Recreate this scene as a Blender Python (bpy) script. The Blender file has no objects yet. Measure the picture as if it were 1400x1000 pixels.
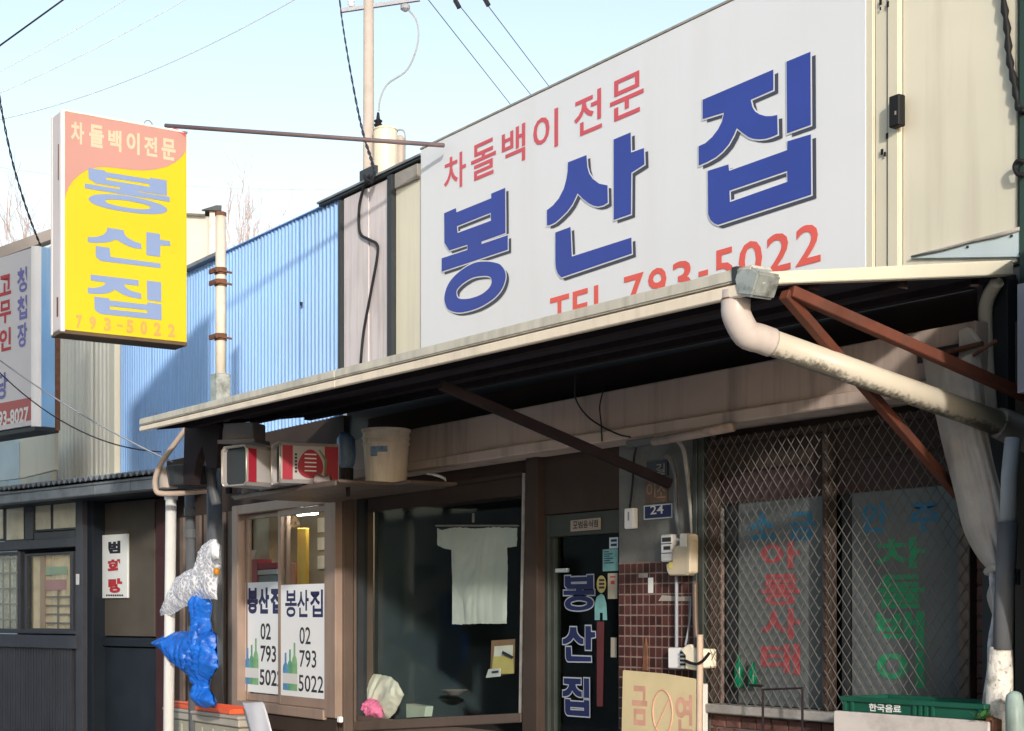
import bpy, bmesh, math, random
from mathutils import Vector, Matrix, noise as mnoise
random.seed(7)
scene = bpy.context.scene
C = scene.collection

# ------------------------------------------------------------------ camera
FPX, HY, PX0, XV = 2137.0, 840.0, 700.0, -750.0
_n = math.hypot(PX0 - XV, FPX)
SU, CU = (PX0 - XV) / _n, FPX / _n          # the shop front runs along world x, the wall faces -y
CAMH = 1.6
cam = bpy.data.cameras.new('camera')
cam.sensor_width = 36.0
cam.lens = FPX / 1400 * 36
cam.shift_y = (HY - 500) / 1400
cam.clip_start, cam.clip_end = 0.05, 3000
co = bpy.data.objects.new('camera', cam)
C.objects.link(co)
co.location = (0, 0, CAMH)
co.rotation_euler = (math.radians(90), 0, math.atan2(CU, SU))
scene.camera = co

# ------------------------------------------------------------------ light
SUN_EL = math.radians(16)
SUN_H = Vector((0.893, -0.45)).normalized()      # towards the sun, almost along the shop front
world = bpy.data.worlds.new('World')
scene.world = world
world.use_nodes = True
wn = world.node_tree.nodes
wl = world.node_tree.links
bg = wn['Background']
sky = wn.new('ShaderNodeTexSky')
sky.sky_type = 'NISHITA'
sky.sun_disc = False
sky.sun_elevation = SUN_EL
sky.sun_rotation = math.atan2(SUN_H.x, SUN_H.y)
sky.altitude = 0
sky.air_density = 1.05
sky.dust_density = 1.0
sky.ozone_density = 0.0
hz = wn.new('ShaderNodeHueSaturation')          # thin winter haze: the whole sky a little paler
hz.inputs['Saturation'].default_value = 0.8
wl.new(sky.outputs[0], hz.inputs['Color'])
wl.new(hz.outputs[0], bg.inputs[0])
bg.inputs[1].default_value = 0.15
sd = bpy.data.lights.new('sun', 'SUN')
sd.energy = 2.0
sd.angle = math.radians(2.0)
sd.color = (1.0, 0.93, 0.84)
so = bpy.data.objects.new('sun', sd)
C.objects.link(so)
sv = Vector((SUN_H.x * math.cos(SUN_EL), SUN_H.y * math.cos(SUN_EL), math.sin(SUN_EL)))
so.rotation_euler = sv.to_track_quat('Z', 'Y').to_euler()
scene.view_settings.view_transform = 'Standard'
scene.view_settings.look = 'None'
scene.view_settings.gamma = 1
scene.view_settings.exposure = 0.8
scene.view_settings.use_curve_mapping = False
scene.cycles.max_bounces = 8
scene.cycles.transparent_max_bounces = 16

# ------------------------------------------------------------------ geometry helpers
def ray(px, py):
    X = (px - PX0) / FPX
    return Vector((X * SU - CU, X * CU + SU, (HY - py) / FPX))
def at(px, py, Y):                # the point of the plane y = Y seen there
    d = ray(px, py)
    return Vector((0, 0, CAMH)) + d * (Y / d.y)
def atz(px, py, z):
    return Vector((0, 0, CAMH)) + ray(px, py) * z
def U(px, Y): return at(px, 0, Y).x
def H(px, py, Y): return at(px, py, Y).z

class Fr:
    """A wall frame: u along the wall, y into it, h up."""
    def __init__(s, o=(0, 0), ex=(1, 0)):
        s.o = Vector(o); s.ex = Vector(ex).normalized(); s.ey = Vector((-s.ex.y, s.ex.x))
    def w(s, u, y, h):
        p = s.o + s.ex * u + s.ey * y
        return Vector((p.x, p.y, h))
    def at(s, px, py, y=0):
        d = ray(px, py)
        n = s.ey
        t = (y + s.o.dot(n)) / (d.x * n.x + d.y * n.y)
        p = Vector((0, 0, CAMH)) + d * t
        return ((Vector((p.x, p.y)) - s.o).dot(s.ex), p.z)
FAC = Fr()

class MB:
    def __init__(s, fr=FAC):
        s.v = []; s.f = []; s.fr = fr
    def add(s, vs, fs):
        b = len(s.v)
        s.v += [s.fr.w(*p) for p in vs]
        s.f += [[i + b for i in f] for f in fs]
        return s
    def box(s, x0, x1, y0, y1, z0, z1):
        return s.hexa([(x0, y0, z0), (x1, y0, z0), (x1, y1, z0), (x0, y1, z0), (x0, y0, z1), (x1, y0, z1), (x1, y1, z1), (x0, y1, z1)])
    def hexa(s, p):
        return s.add(p, [(3, 2, 1, 0), (4, 5, 6, 7), (0, 1, 5, 4), (1, 2, 6, 5), (2, 3, 7, 6), (3, 0, 4, 7)])
    def prism(s, poly, y0, y1):          # poly of (u,h), counter-clockwise from outside
        n = len(poly)
        vs = [(u, y0, h) for u, h in poly] + [(u, y1, h) for u, h in poly]
        fs = [tuple(range(n)), tuple(range(2 * n - 1, n - 1, -1))]
        fs += [((i + 1) % n, i, i + n, (i + 1) % n + n) for i in range(n)]
        return s.add(vs, fs)
    def bar(s, a, b, w, d=None, up=(0, 0, 1)):   # a square bar between two points
        d = d or w
        a, b = Vector(a), Vector(b)
        t = (b - a).normalized()
        x = t.cross(Vector(up))
        if x.length < 1e-3: x = t.cross(Vector((0, 1, 0)))
        x.normalize(); y = x.cross(t)
        q = [(-1, -1), (1, -1), (1, 1), (-1, 1)]
        return s.hexa([tuple(a + x * i * w / 2 + y * j * d / 2) for i, j in q] + [tuple(b + x * i * w / 2 + y * j * d / 2) for i, j in q])
    def tube(s, pts, r, n=8, cap=True):
        pts = [Vector(p) for p in pts]
        rs = r if isinstance(r, (list, tuple)) else [r] * len(pts)
        vs = []; fs = []
        x = None
        for i, p in enumerate(pts):
            t = (pts[min(i + 1, len(pts) - 1)] - pts[max(i - 1, 0)]).normalized()
            if x is None:
                x = t.cross(Vector((0, 0, 1)))
                if x.length < 1e-2: x = t.cross(Vector((0, 1, 0)))
            x = (x - t * x.dot(t)).normalized()
            y = t.cross(x)
            for k in range(n):
                a = 2 * math.pi * k / n
                vs.append(tuple(p + (x * math.cos(a) + y * math.sin(a)) * rs[i]))
        for i in range(len(pts) - 1):
            for k in range(n):
                k2 = (k + 1) % n
                fs.append((i * n + k, i * n + k2, (i + 1) * n + k2, (i + 1) * n + k))
        if cap:
            fs.append(tuple(range(n - 1, -1, -1)))
            fs.append(tuple(range((len(pts) - 1) * n, len(pts) * n)))
        return s.add(vs, fs)
    def lathe(s, c, prof, n=20):
        vs = []; fs = []
        for r, z in prof:
            for k in range(n):
                a = 2 * math.pi * k / n
                vs.append((c[0] + r * math.cos(a), c[1] + r * math.sin(a), c[2] + z))
        for i in range(len(prof) - 1):
            for k in range(n):
                k2 = (k + 1) % n
                fs.append((i * n + k, i * n + k2, (i + 1) * n + k2, (i + 1) * n + k))
        fs.append(tuple(range(n - 1, -1, -1)))
        fs.append(tuple(range((len(prof) - 1) * n, len(prof) * n)))
        return s.add(vs, fs)
    def build(s, name, mat, parent=None, bev=0, smooth=False, loc=None, segs=1):
        o0 = Vector(loc) if loc is not None else (world_loc(parent) if parent else base_of(s.v))
        me = bpy.data.meshes.new(name)
        me.from_pydata([tuple(v - o0) for v in s.v], [], s.f)
        if bev:
            bm = bmesh.new(); bm.from_mesh(me)
            bmesh.ops.recalc_face_normals(bm, faces=bm.faces)
            es = [e for e in bm.edges if len(e.link_faces) == 2 and e.calc_face_angle(0) > 0.6]
            bmesh.ops.bevel(bm, geom=es, offset=bev, segments=segs, affect='EDGES', clamp_overlap=True)
            bm.to_mesh(me); bm.free()
        if smooth:
            me.polygons.foreach_set('use_smooth', [True] * len(me.polygons))
        me.materials.append(mat)
        o = bpy.data.objects.new(name, me)
        C.objects.link(o)
        if parent: o.parent = parent
        else: o.location = o0
        return o

def base_of(vs):
    n = len(vs)
    return Vector((sum(v.x for v in vs) / n, sum(v.y for v in vs) / n, min(v.z for v in vs)))
def world_loc(o):
    l = Vector((0, 0, 0))
    while o is not None:
        l += o.location; o = o.parent
    return l
def tag(o, label, cat, group=None, kind=None):
    if label: o['label'] = label
    if cat: o['category'] = cat
    if group: o['group'] = group
    if kind: o['kind'] = kind
    return o
def thing(name, label, cat, loc, group=None):
    o = bpy.data.objects.new(name, None)
    o.empty_display_size = 0.1
    C.objects.link(o)
    o.location = loc
    return tag(o, label, cat, group)
def crom(pts, sub=6, closed=False):
    pts = [Vector(p) for p in pts]; out = []; n = len(pts)
    rng = range(n if closed else n - 1)
    for i in rng:
        if closed: p = [pts[(i + k) % n] for k in (-1, 0, 1, 2)]
        else: p = [pts[max(i - 1, 0)], pts[i], pts[i + 1], pts[min(i + 2, n - 1)]]
        for k in range(sub):
            t = k / sub
            out.append(0.5 * ((2 * p[1]) + (p[2] - p[0]) * t + (2 * p[0] - 5 * p[1] + 4 * p[2] - p[3]) * t * t + (3 * p[1] - p[0] - 3 * p[2] + p[3]) * t ** 3))
    if not closed: out.append(pts[-1])
    return out
def sag(a, b, d, n=14):
    a, b = Vector(a), Vector(b)
    return [a.lerp(b, i / n) - Vector((0, 0, 4 * d * (i / n) * (1 - i / n))) for i in range(n + 1)]

# ------------------------------------------------------------------ materials
def lin(c):
    return tuple((x / 255 / 12.92) if x / 255 <= 0.04045 else ((x / 255 + 0.055) / 1.055) ** 2.4 for x in c)
def M(name, col, rough=0.6, var=0.12, scale=4.0, dirt=None, damt=0.0, streak=True, dscale=9.0, dlow=0.48, bump=0.0, bscale=60.0, metal=0.0, spec=0.22, rnd=0.0, spots=None, samt=0.0, sscale=30.0, alpha=1.0):
    m = bpy.data.materials.new(name)
    m.use_nodes = True
    nt = m.node_tree; N = nt.nodes; L = nt.links
    b = N['Principled BSDF']
    tc = N.new('ShaderNodeTexCoord')
    no = N.new('ShaderNodeTexNoise'); no.inputs['Scale'].default_value = scale; no.inputs['Detail'].default_value = 6
    L.new(tc.outputs['Object'], no.inputs['Vector'])
    mr = N.new('ShaderNodeMapRange'); mr.inputs[1].default_value = 0.3; mr.inputs[2].default_value = 0.7
    L.new(no.outputs[0], mr.inputs[0])
    mx = N.new('ShaderNodeMix'); mx.data_type = 'RGBA'
    L.new(mr.outputs[0], mx.inputs[0])
    mx.inputs[6].default_value = (*[max(0, x * (1 - var)) for x in col], 1)
    mx.inputs[7].default_value = (*[min(1, x * (1 + var)) for x in col], 1)
    out = mx.outputs[2]
    def layer(out, color, amt, sc, lo, hi, mapscale):
        mp = N.new('ShaderNodeMapping'); mp.inputs['Scale'].default_value = mapscale
        L.new(tc.outputs['Object'], mp.inputs[0])
        n2 = N.new('ShaderNodeTexNoise'); n2.inputs['Scale'].default_value = sc; n2.inputs['Detail'].default_value = 8; n2.inputs['Roughness'].default_value = 0.65
        L.new(mp.outputs[0], n2.inputs['Vector'])
        m2 = N.new('ShaderNodeMapRange'); m2.inputs[1].default_value = lo; m2.inputs[2].default_value = hi; m2.inputs[3].default_value = 0; m2.inputs[4].default_value = amt
        L.new(n2.outputs[0], m2.inputs[0])
        x2 = N.new('ShaderNodeMix'); x2.data_type = 'RGBA'
        L.new(m2.outputs[0], x2.inputs[0]); L.new(out, x2.inputs[6]); x2.inputs[7].default_value = (*color, 1)
        return x2.outputs[2]
    if damt:
        out = layer(out, dirt, damt, dscale, dlow, dlow + 0.25, (1, 1, 0.08) if streak else (1, 1, 1))
    if samt:
        out = layer(out, spots, samt, sscale, 0.58, 0.68, (1, 1, 1))
    if rnd:
        oi = N.new('ShaderNodeObjectInfo')
        m3 = N.new('ShaderNodeMapRange'); m3.inputs[3].default_value = 1 - rnd; m3.inputs[4].default_value = 1 + rnd
        L.new(oi.outputs['Random'], m3.inputs[0])
        hs = N.new('ShaderNodeHueSaturation')
        L.new(m3.outputs[0], hs.inputs['Value']); L.new(out, hs.inputs['Color'])
        out = hs.outputs[0]
    L.new(out, b.inputs['Base Color'])
    rr = N.new('ShaderNodeMapRange'); rr.inputs[3].default_value = max(0.02, rough - 0.12); rr.inputs[4].default_value = min(1, rough + 0.12)
    L.new(no.outputs[0], rr.inputs[0]); L.new(rr.outputs[0], b.inputs['Roughness'])
    b.inputs['Metallic'].default_value = metal
    b.inputs['Specular IOR Level'].default_value = spec
    if alpha < 1: b.inputs['Alpha'].default_value = alpha
    if bump:
        bn = N.new('ShaderNodeTexNoise'); bn.inputs['Scale'].default_value = bscale; bn.inputs['Detail'].default_value = 5
        L.new(tc.outputs['Object'], bn.inputs['Vector'])
        bp = N.new('ShaderNodeBump'); bp.inputs['Strength'].default_value = bump; bp.inputs['Distance'].default_value = 0.01
        L.new(bn.outputs[0], bp.inputs['Height']); L.new(bp.outputs[0], b.inputs['Normal'])
    return m
def glass(name, tint=(0.8, 0.85, 0.85), refl=0.06, rough=0.04):
    m = bpy.data.materials.new(name); m.use_nodes = True
    nt = m.node_tree; N = nt.nodes; L = nt.links
    N.remove(N['Principled BSDF'])
    tr = N.new('ShaderNodeBsdfTransparent'); tr.inputs[0].default_value = (*tint, 1)
    gl = N.new('ShaderNodeBsdfGlossy'); gl.inputs['Roughness'].default_value = rough
    tc = N.new('ShaderNodeTexCoord'); no = N.new('ShaderNodeTexNoise'); no.inputs['Scale'].default_value = 2.5
    L.new(tc.outputs['Object'], no.inputs['Vector'])
    bp = N.new('ShaderNodeBump'); bp.inputs['Strength'].default_value = 0.05; L.new(no.outputs[0], bp.inputs['Height']); L.new(bp.outputs[0], gl.inputs['Normal'])
    mx = N.new('ShaderNodeMixShader'); mx.inputs[0].default_value = refl
    L.new(tr.outputs[0], mx.inputs[1]); L.new(gl.outputs[0], mx.inputs[2]); L.new(mx.outputs[0], N['Material Output'].inputs[0])
    return m
RUST = (0.16, 0.07, 0.035)
GRIME = (0.05, 0.045, 0.04)
m_cream = M('cream_panel', (0.70, 0.665, 0.55), 0.5, 0.06, 1.4, (0.30, 0.24, 0.17), 0.30, True, 5, 0.50)
m_creamtrim = M('cream_trim', (0.66, 0.62, 0.50), 0.45, 0.04, 3, GRIME, 0.10, True, 8, 0.55)
m_greypanel = M('grey_panel', (0.66, 0.61, 0.63), 0.6, 0.08, 3, (0.26, 0.20, 0.18), 0.45, True, 12, 0.46)
m_darktrim = M('dark_trim', (0.035, 0.04, 0.045), 0.5)
m_signwhite = M('sign_film', (0.71, 0.735, 0.785), 0.35, 0.025, 0.9, (0.55, 0.53, 0.48), 0.16, True, 4, 0.50)
m_signblue = M('sign_blue', (0.036, 0.066, 0.34), 0.4, 0.06)
m_signshadow = M('sign_shadow_print', (0.06, 0.07, 0.10), 0.45, 0.05)
m_signred = M('sign_red', (0.60, 0.10, 0.13), 0.45, 0.06)
m_signred2 = M('sign_orange_red', (0.72, 0.12, 0.10), 0.45, 0.06)
m_gutter = M('gutter_paint', (0.78, 0.68, 0.55), 0.5, 0.08, 5, GRIME, 0.25, True, 9, 0.5)
m_gutlip = M('gutter_lip', (0.56, 0.53, 0.46), 0.5, 0.10, 5, GRIME, 0.35, True, 14, 0.46)
m_zinc = M('zinc_cap', (0.42, 0.45, 0.43), 0.4, 0.2, 10, GRIME, 0.8, False, 14, 0.45, metal=0.3)
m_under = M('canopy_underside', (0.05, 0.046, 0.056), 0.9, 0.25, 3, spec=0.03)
m_redsteel = M('red_oxide_steel', (0.125, 0.042, 0.027), 0.6, 0.2, 12, GRIME, 0.5, False, 9, 0.5)
m_darksteel = M('dark_steel', (0.03, 0.022, 0.025), 0.8, 0.2, 8, spec=0.08)
m_bluesheet = M('blue_sheet', (0.26, 0.46, 0.79), 0.45, 0.10, 1.3, (0.17, 0.27, 0.42), 0.55, True, 9, 0.52)
m_creamsheet = M('cream_sheet', (0.66, 0.65, 0.58), 0.5, 0.06, 2, (0.35, 0.30, 0.22), 0.45, True, 7, 0.47)
m_post = M('post_paint', (0.66, 0.60, 0.50), 0.5, 0.1, 5, RUST, 0.6, False, 6, 0.55)
m_rust = M('rusty_iron', (0.17, 0.08, 0.05), 0.8, 0.3, 20, bump=0.3)
m_boxyellow = M('faded_yellow_film', (0.62, 0.50, 0.02), 0.5, 0.03, 2)
m_boxpink = M('faded_red_film', (0.52, 0.27, 0.23), 0.5, 0.04, 2)
m_boxred = M('red_film', (0.60, 0.10, 0.10), 0.35, 0.04, 2)
m_boxblue = M('faded_blue_film', (0.22, 0.30, 0.50), 0.5, 0.04, 2)
m_boxcream = M('faded_cream_letters', (0.58, 0.50, 0.36), 0.5, 0.04, 2)
m_boxorange = M('faded_orange_digits', (0.58, 0.34, 0.10), 0.5, 0.05, 2)
m_boxside = M('sign_box_side', (0.62, 0.56, 0.57), 0.45, 0.06, 3, RUST, 0.45, True, 6, 0.55)
m_brownunder = M('brown_tray', (0.12, 0.08, 0.05), 0.6, 0.2)
m_brownframe = M('bronze_frame', (0.135, 0.100, 0.082), 0.45, 0.10, 4, GRIME, 0.4, True, 6, 0.5, metal=0.2)
m_brownlight = M('bay_frame', (0.36, 0.265, 0.215), 0.42, 0.10, 4, GRIME, 0.35, True, 6, 0.5, metal=0.2)
m_brownwall = M('brown_boards', (0.055, 0.040, 0.034), 0.8, 0.15, 4, GRIME, 0.4, True, spec=0.08)
m_fascia = M('fascia_board', (0.50, 0.40, 0.35), 0.6, 0.08, 3, GRIME, 0.55, True, 6, 0.48)
m_plaster = M('grey_plaster', (0.155, 0.157, 0.15), 0.8, 0.12, 3, GRIME, 0.5, False, 5, bump=0.25)
m_tile = M('oxblood_tile', (0.075, 0.028, 0.025), 0.25, 0.25, 8, GRIME, 0.5, False, 9, 0.5, rnd=0.35)
m_grout = M('tile_grout', (0.22, 0.165, 0.145), 0.9, 0.2, 30)
m_brick = M('old_brick', (0.13, 0.065, 0.055), 0.85, 0.25, 14, GRIME, 0.5, False, 8, 0.5, bump=0.5, rnd=0.3)
m_mortar = M('mortar', (0.16, 0.14, 0.13), 0.95, 0.2, 20)
m_greenframe = M('dark_green_frame', (0.040, 0.047, 0.042), 0.5, 0.15, 6, GRIME, 0.4, True)
m_meshwire = M('dull_mesh_wire', (0.115, 0.11, 0.105), 0.6, 0.2, 20)
m_wire = M('galvanised_wire', (0.30, 0.28, 0.25), 0.5, 0.2, 20)
m_film = M('tinted_window_film', (0.125, 0.142, 0.145), 0.35, 0.15, 2, (0.05, 0.06, 0.06), 0.5, False, 1.6, 0.5, spec=0.25)
m_fblue = M('film_blue', (0.03, 0.16, 0.28), 0.4, 0.1)
m_fred = M('film_red', (0.36, 0.075, 0.085), 0.4, 0.1)
m_fgreen = M('film_green', (0.03, 0.28, 0.13), 0.4, 0.1)
m_glass = glass('window_glass', (0.93, 0.95, 0.95), refl=0.016)
m_glassdoor = glass('door_glass', (0.6, 0.7, 0.68), 0.03)
m_glasshouse = glass('house_glass', (0.97, 0.98, 0.97), 0.07)
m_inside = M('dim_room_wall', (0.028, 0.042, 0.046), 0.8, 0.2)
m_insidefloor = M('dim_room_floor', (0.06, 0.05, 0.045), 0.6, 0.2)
m_tanwall = M('tan_inner_wall', (0.45, 0.36, 0.24), 0.8, 0.15, 6)
m_pvc = M('grey_white_pvc', (0.70, 0.66, 0.58), 0.35, 0.06, 5, (0.08, 0.065, 0.05), 0.25, False, 12, 0.55)
m_pvcwhite = M('white_pvc', (0.62, 0.62, 0.60), 0.4, 0.06, 5, GRIME, 0.35, True, 8, 0.52)
m_pvcgrey = M('grey_pvc', (0.10, 0.108, 0.118), 0.45, 0.12, 5)
m_rubber = M('dark_coupling', (0.28, 0.26, 0.24), 0.6, 0.25, 10)
m_black = M('black_rubber', (0.012, 0.012, 0.014), 0.6)
m_cable = M('cable_black', (0.02, 0.02, 0.025), 0.6)
m_cablegrey = M('cable_grey', (0.30, 0.32, 0.36), 0.6)
m_white = M('white_enamel', (0.82, 0.82, 0.83), 0.4, 0.03)
m_paper = M('paper', (0.70, 0.70, 0.70), 0.7, 0.03)
m_navy = M('navy_print', (0.02, 0.025, 0.10), 0.5)
m_blackprint = M('black_print', (0.025, 0.025, 0.035), 0.5)
m_redprint = M('red_print', (0.45, 0.04, 0.05), 0.5)
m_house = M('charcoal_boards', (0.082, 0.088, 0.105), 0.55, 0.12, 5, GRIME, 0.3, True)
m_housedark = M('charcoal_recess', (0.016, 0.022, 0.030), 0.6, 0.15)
m_olive = M('olive_door_panel', (0.085, 0.072, 0.058), 0.6, 0.12)
m_roofgrey = M('grey_roof_sheet', (0.20, 0.225, 0.25), 0.55, 0.2, 5, GRIME, 0.5, False)
m_curtain = M('cream_blind', (0.86, 0.77, 0.60), 0.8, 0.12, 8)
m_palewall = M('pale_wall', (0.52, 0.50, 0.46), 0.7, 0.05, 2, GRIME, 0.2, True)
m_bluepale = M('pale_blue_panel', (0.52, 0.62, 0.66), 0.6, 0.06)
m_concrete = M('concrete', (0.34, 0.32, 0.30), 0.85, 0.15, 4, GRIME, 0.4, False, 6, bump=0.3)
m_polecon = M('pole_concrete', (0.42, 0.37, 0.335), 0.8, 0.08, 3)
m_bark = M('hazed_twigs', (0.46, 0.35, 0.31), 0.9, 0.15)  # paler than bark: the haze over the distant trees is put into the colour
m_asphalt = M('concrete_lane', (0.38, 0.37, 0.35), 0.85, 0.2, 30, bump=0.4)
m_paving = M('paving', (0.44, 0.42, 0.40), 0.85, 0.15, 8, bump=0.2)

# ------------------------------------------------------------------ lettering
def _fill(splines, off=0.0):
    cu = bpy.data.curves.new('glyph', 'CURVE'); cu.dimensions = '2D'; cu.fill_mode = 'BOTH'
    for s in splines:
        sp = cu.splines.new('POLY'); sp.points.add(len(s) - 1)
        for p, (x, y) in zip(sp.points, s): p.co = (x, y, 0, 1)
        sp.use_cyclic_u = True
    cu.offset = off
    return _tomesh(cu)
_dg_tmp = []
def _tomesh(cu):
    o = bpy.data.objects.new('glyph', cu)
    C.objects.link(o)
    bpy.context.view_layer.update()
    me = o.to_mesh()
    v = [(p.co.x, p.co.y) for p in me.vertices]; f = [tuple(p.vertices) for p in me.polygons]
    o.to_mesh_clear()
    bpy.data.objects.remove(o); bpy.data.curves.remove(cu)
    return v, f
_txt = {}
def text_shape(s, weight=0.0, spacing=1.0):
    k = (s, weight, spacing)
    if k not in _txt:
        cu = bpy.data.curves.new('glyph', 'FONT'); cu.body = s; cu.offset = weight; cu.resolution_u = 3; cu.space_character = spacing
        _txt[k] = _tomesh(cu)
    return _txt[k]
def fitted(shape, u0, u1, h0, h1, y, mb):
    v, f = shape
    x0, x1 = min(p[0] for p in v), max(p[0] for p in v); y0, y1 = min(p[1] for p in v), max(p[1] for p in v)
    vs = [(u0 + (a - x0) / (x1 - x0) * (u1 - u0), y, h0 + (b - y0) / (y1 - y0) * (h1 - h0)) for a, b in v]
    # faces towards -y
    def nrm(fc):
        a = 0
        for i in range(len(fc)):
            p, q = v[fc[i]], v[fc[(i + 1) % len(fc)]]; a += p[0] * q[1] - q[0] * p[1]
        return a
    mb.add(vs, [fc if nrm(fc) > 0 else tuple(reversed(fc)) for fc in f])
    return mb
def letter(s, u0, u1, h0, h1, y, mat, parent, fr=FAC, weight=0.0, name='letter', spacing=1.0):
    return fitted(text_shape(s, weight, spacing), u0, u1, h0, h1, y, MB(fr)).build(name, mat, parent)
def prect(fr, px0, px1, py0, py1, Y):
    pm = (px0 + px1) / 2
    return fr.at(px0, py0, Y)[0], fr.at(px1, py0, Y)[0], fr.at(pm, py1, Y)[1], fr.at(pm, py0, Y)[1]
def lrect(s, px0, px1, py0, py1, Y, mat, parent, fr=None, weight=0.0, name='letter', spacing=1.0):
    """lettering that fills a rectangle of a wall plane (its edges measured at its middle)"""
    fr = fr or FAC
    return letter(s, *prect(fr, px0, px1, py0, py1, Y), Y, mat, parent, fr, weight, name, spacing)
def pbox(mb, px0, px1, py0, py1, Y0, Y1):   # an upright box whose front lies on the plane Y0
    u0, u1, h0, h1 = prect(mb.fr, px0, px1, py0, py1, Y0)
    return mb.box(u0, u1, Y0, Y1, h0, h1)
def pquad(mb, pts, Y0, Y1):                 # a board whose corners (counter-clockwise) are measured on the plane Y0
    return mb.prism([mb.fr.at(x, y, Y0) for x, y in pts], Y0, Y1)

# crumpled bags and hung cloth: an outline filled with a fine mesh, bellied and folded
from mathutils.geometry import delaunay_2d_cdt
def crumple(name, outline, Y, belly, fold, mat, parent=None, step=0.011, vert=1.0, seed=0.0, soft=0.03, back=0.02, fscale=14.0):
    poly = [Vector(FAC.at(x, y, Y)) for x, y in outline]
    n = len(poly); edge = []
    for i in range(n):
        a, b = poly[i], poly[(i + 1) % n]
        k = max(1, int((b - a).length / step))
        for j in range(k):
            p = a.lerp(b, j / k); nn = Vector((b.y - a.y, a.x - b.x)).normalized()
            edge.append(p + nn * 0.006 * mnoise.noise((p.x * 45, p.y * 45, seed)) * (fold > 0.006))
    x0, x1 = min(p.x for p in edge), max(p.x for p in edge); y0, y1 = min(p.y for p in edge), max(p.y for p in edge)
    pts = list(edge)
    xx = x0
    r = 0
    while xx < x1:
        yy = y0 + (step / 2 if r % 2 else 0)
        while yy < y1:
            pts.append(Vector((xx + random.uniform(-.25, .25) * step, yy + random.uniform(-.25, .25) * step))); yy += step
        xx += step * .87; r += 1
    m = len(edge)
    v, e, f, *_ = delaunay_2d_cdt(pts, [(i, (i + 1) % m) for i in range(m)], [], 1, 1e-5)
    def dist(p):
        d = 9
        for i in range(n):
            a, b = poly[i], poly[(i + 1) % n]; ab = b - a
            t = max(0, min(1, (p - a).dot(ab) / max(ab.length_squared, 1e-9)))
            d = min(d, (p - a - ab * t).length)
        return d
    vs = []
    ds = [dist(p) for p in v]
    for p, d in zip(v, ds):
        q = Vector((p.x * fscale, p.y * fscale * (0.35 if vert else 1), seed))
        q += Vector((mnoise.noise(q * .6) * 1.4, mnoise.noise(q * .6 + Vector((3, 1, 7))) * 1.4, 0))
        w = abs(mnoise.noise(q)) + 0.5 * abs(mnoise.noise(q * 2.3 + Vector((9, 2, 4)))) + 0.25 * abs(mnoise.noise(q * 5))
        k = 1 - math.exp(-d / soft)
        vs.append((p.x, Y - belly * k + fold * (w - .35) * (0.35 + .65 * k), p.y))
    nb = len(vs)
    bk = [(p.x, Y + back * (1 - math.exp(-d / soft)) + 0.0015, p.y) for p, d in zip(v, ds)]
    mb = MB(); 
    def area(fc): a, b, c = [v[i] for i in fc[:3]]; return (b - a).cross(c - a)
    fs = [tuple(fc) if area(fc) > 0 else tuple(reversed(fc)) for fc in f]
    mb.add(vs + bk, fs + [tuple(i + nb for i in reversed(fc)) for fc in fs])
    return mb.build(name, mat, parent, smooth=True)
A = lambda x, y, Y: tuple(at(x, y, Y))
W = 5.03
Z1 = 4.46
# ================================================================== SETTING
def structure(o): return tag(o, None, None, kind='structure')
g = MB(); g.box(-400, 400, -6.0, 3.3, -0.5, 0.0); structure(g.build('road', m_asphalt))
g = MB(); g.box(-400, 400, 3.3, 5.0, -0.5, 0.12); structure(g.build('pavement', m_paving, bev=0.01))
g = MB(); g.box(-400, 400, 5.0, 600, -0.5, 0.06); g.box(-400, 400, -600, -6.0, -0.5, 0.06); structure(g.build('ground', m_paving))

# ------------------------------------------------------------------ the restaurant
uC0 = U(469, W); uEnd = U(1393, W)
shop = thing('restaurant_building', 'low cream and grey restaurant building with brown windows and a tiled entrance wall', 'building', (uC0, W, 0))
mb = MB()                                   # the shell of the upper wall and the roof
mb.box(uC0, uEnd, W + 0.03, W + 0.25, 2.45, Z1)
mb.build('upper_wall', m_darktrim, shop)
mb = MB(); mb.box(U(440, W), uEnd, W + 0.26, W + 5, Z1 - 0.1, Z1); mb.build('roof', m_roofgrey, shop)
mb = MB(); pbox(mb, 470, 504, 270, 500, W, W + 0.028); mb.v = []; mb.f = []
mb.box(U(470, W), U(503.6, W), W, W + 0.028, 3.08, Z1 - 0.03); mb.build('grey_panel', m_greypanel, shop, 0.004)
mb = MB(); mb.box(U(504.4, W), U(534, W), W + 0.004, W + 0.028, 3.08, Z1 - 0.03); mb.build('grey_panel', m_greypanel, shop, 0.004)
mb = MB(); mb.box(U(534.5, W), U(541, W), W - 0.03, W + 0.028, 3.08, Z1 - 0.03); mb.build('corner_strip', m_darktrim, shop, 0.003)
mb = MB(); mb.box(U(465.5, W), U(469.4, W), W - 0.02, W + 0.028, 3.08, Z1 - 0.04); mb.build('corner_strip', m_darktrim, shop, 0.003)
mb = MB(); mb.box(U(541.3, W), U(580, W), W, W + 0.028, 3.08, Z1 - 0.03); mb.build('cream_panel', m_cream, shop, 0.003)
# eave trim over the grey panels, light top and dark underside
mb = MB(); mb.box(U(440, W), U(577, W - 0.02), W - 0.026, W + 0.3, Z1 - 0.018, Z1 - 0.004); mb.build('eave_board', m_darktrim, shop, 0.003)
mb = MB(); mb.box(U(439, W), U(577, W - 0.02), W - 0.036, W + 0.3, Z1, Z1 + 0.014); mb.build('eave_flashing', m_roofgrey, shop)
mb = MB(); mb.box(U(543, W), U(574, W), W - 0.02, W - 0.003, Z1 - 0.13, Z1 - 0.032); mb.build('eave_block', m_concrete, shop, 0.004)
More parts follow.
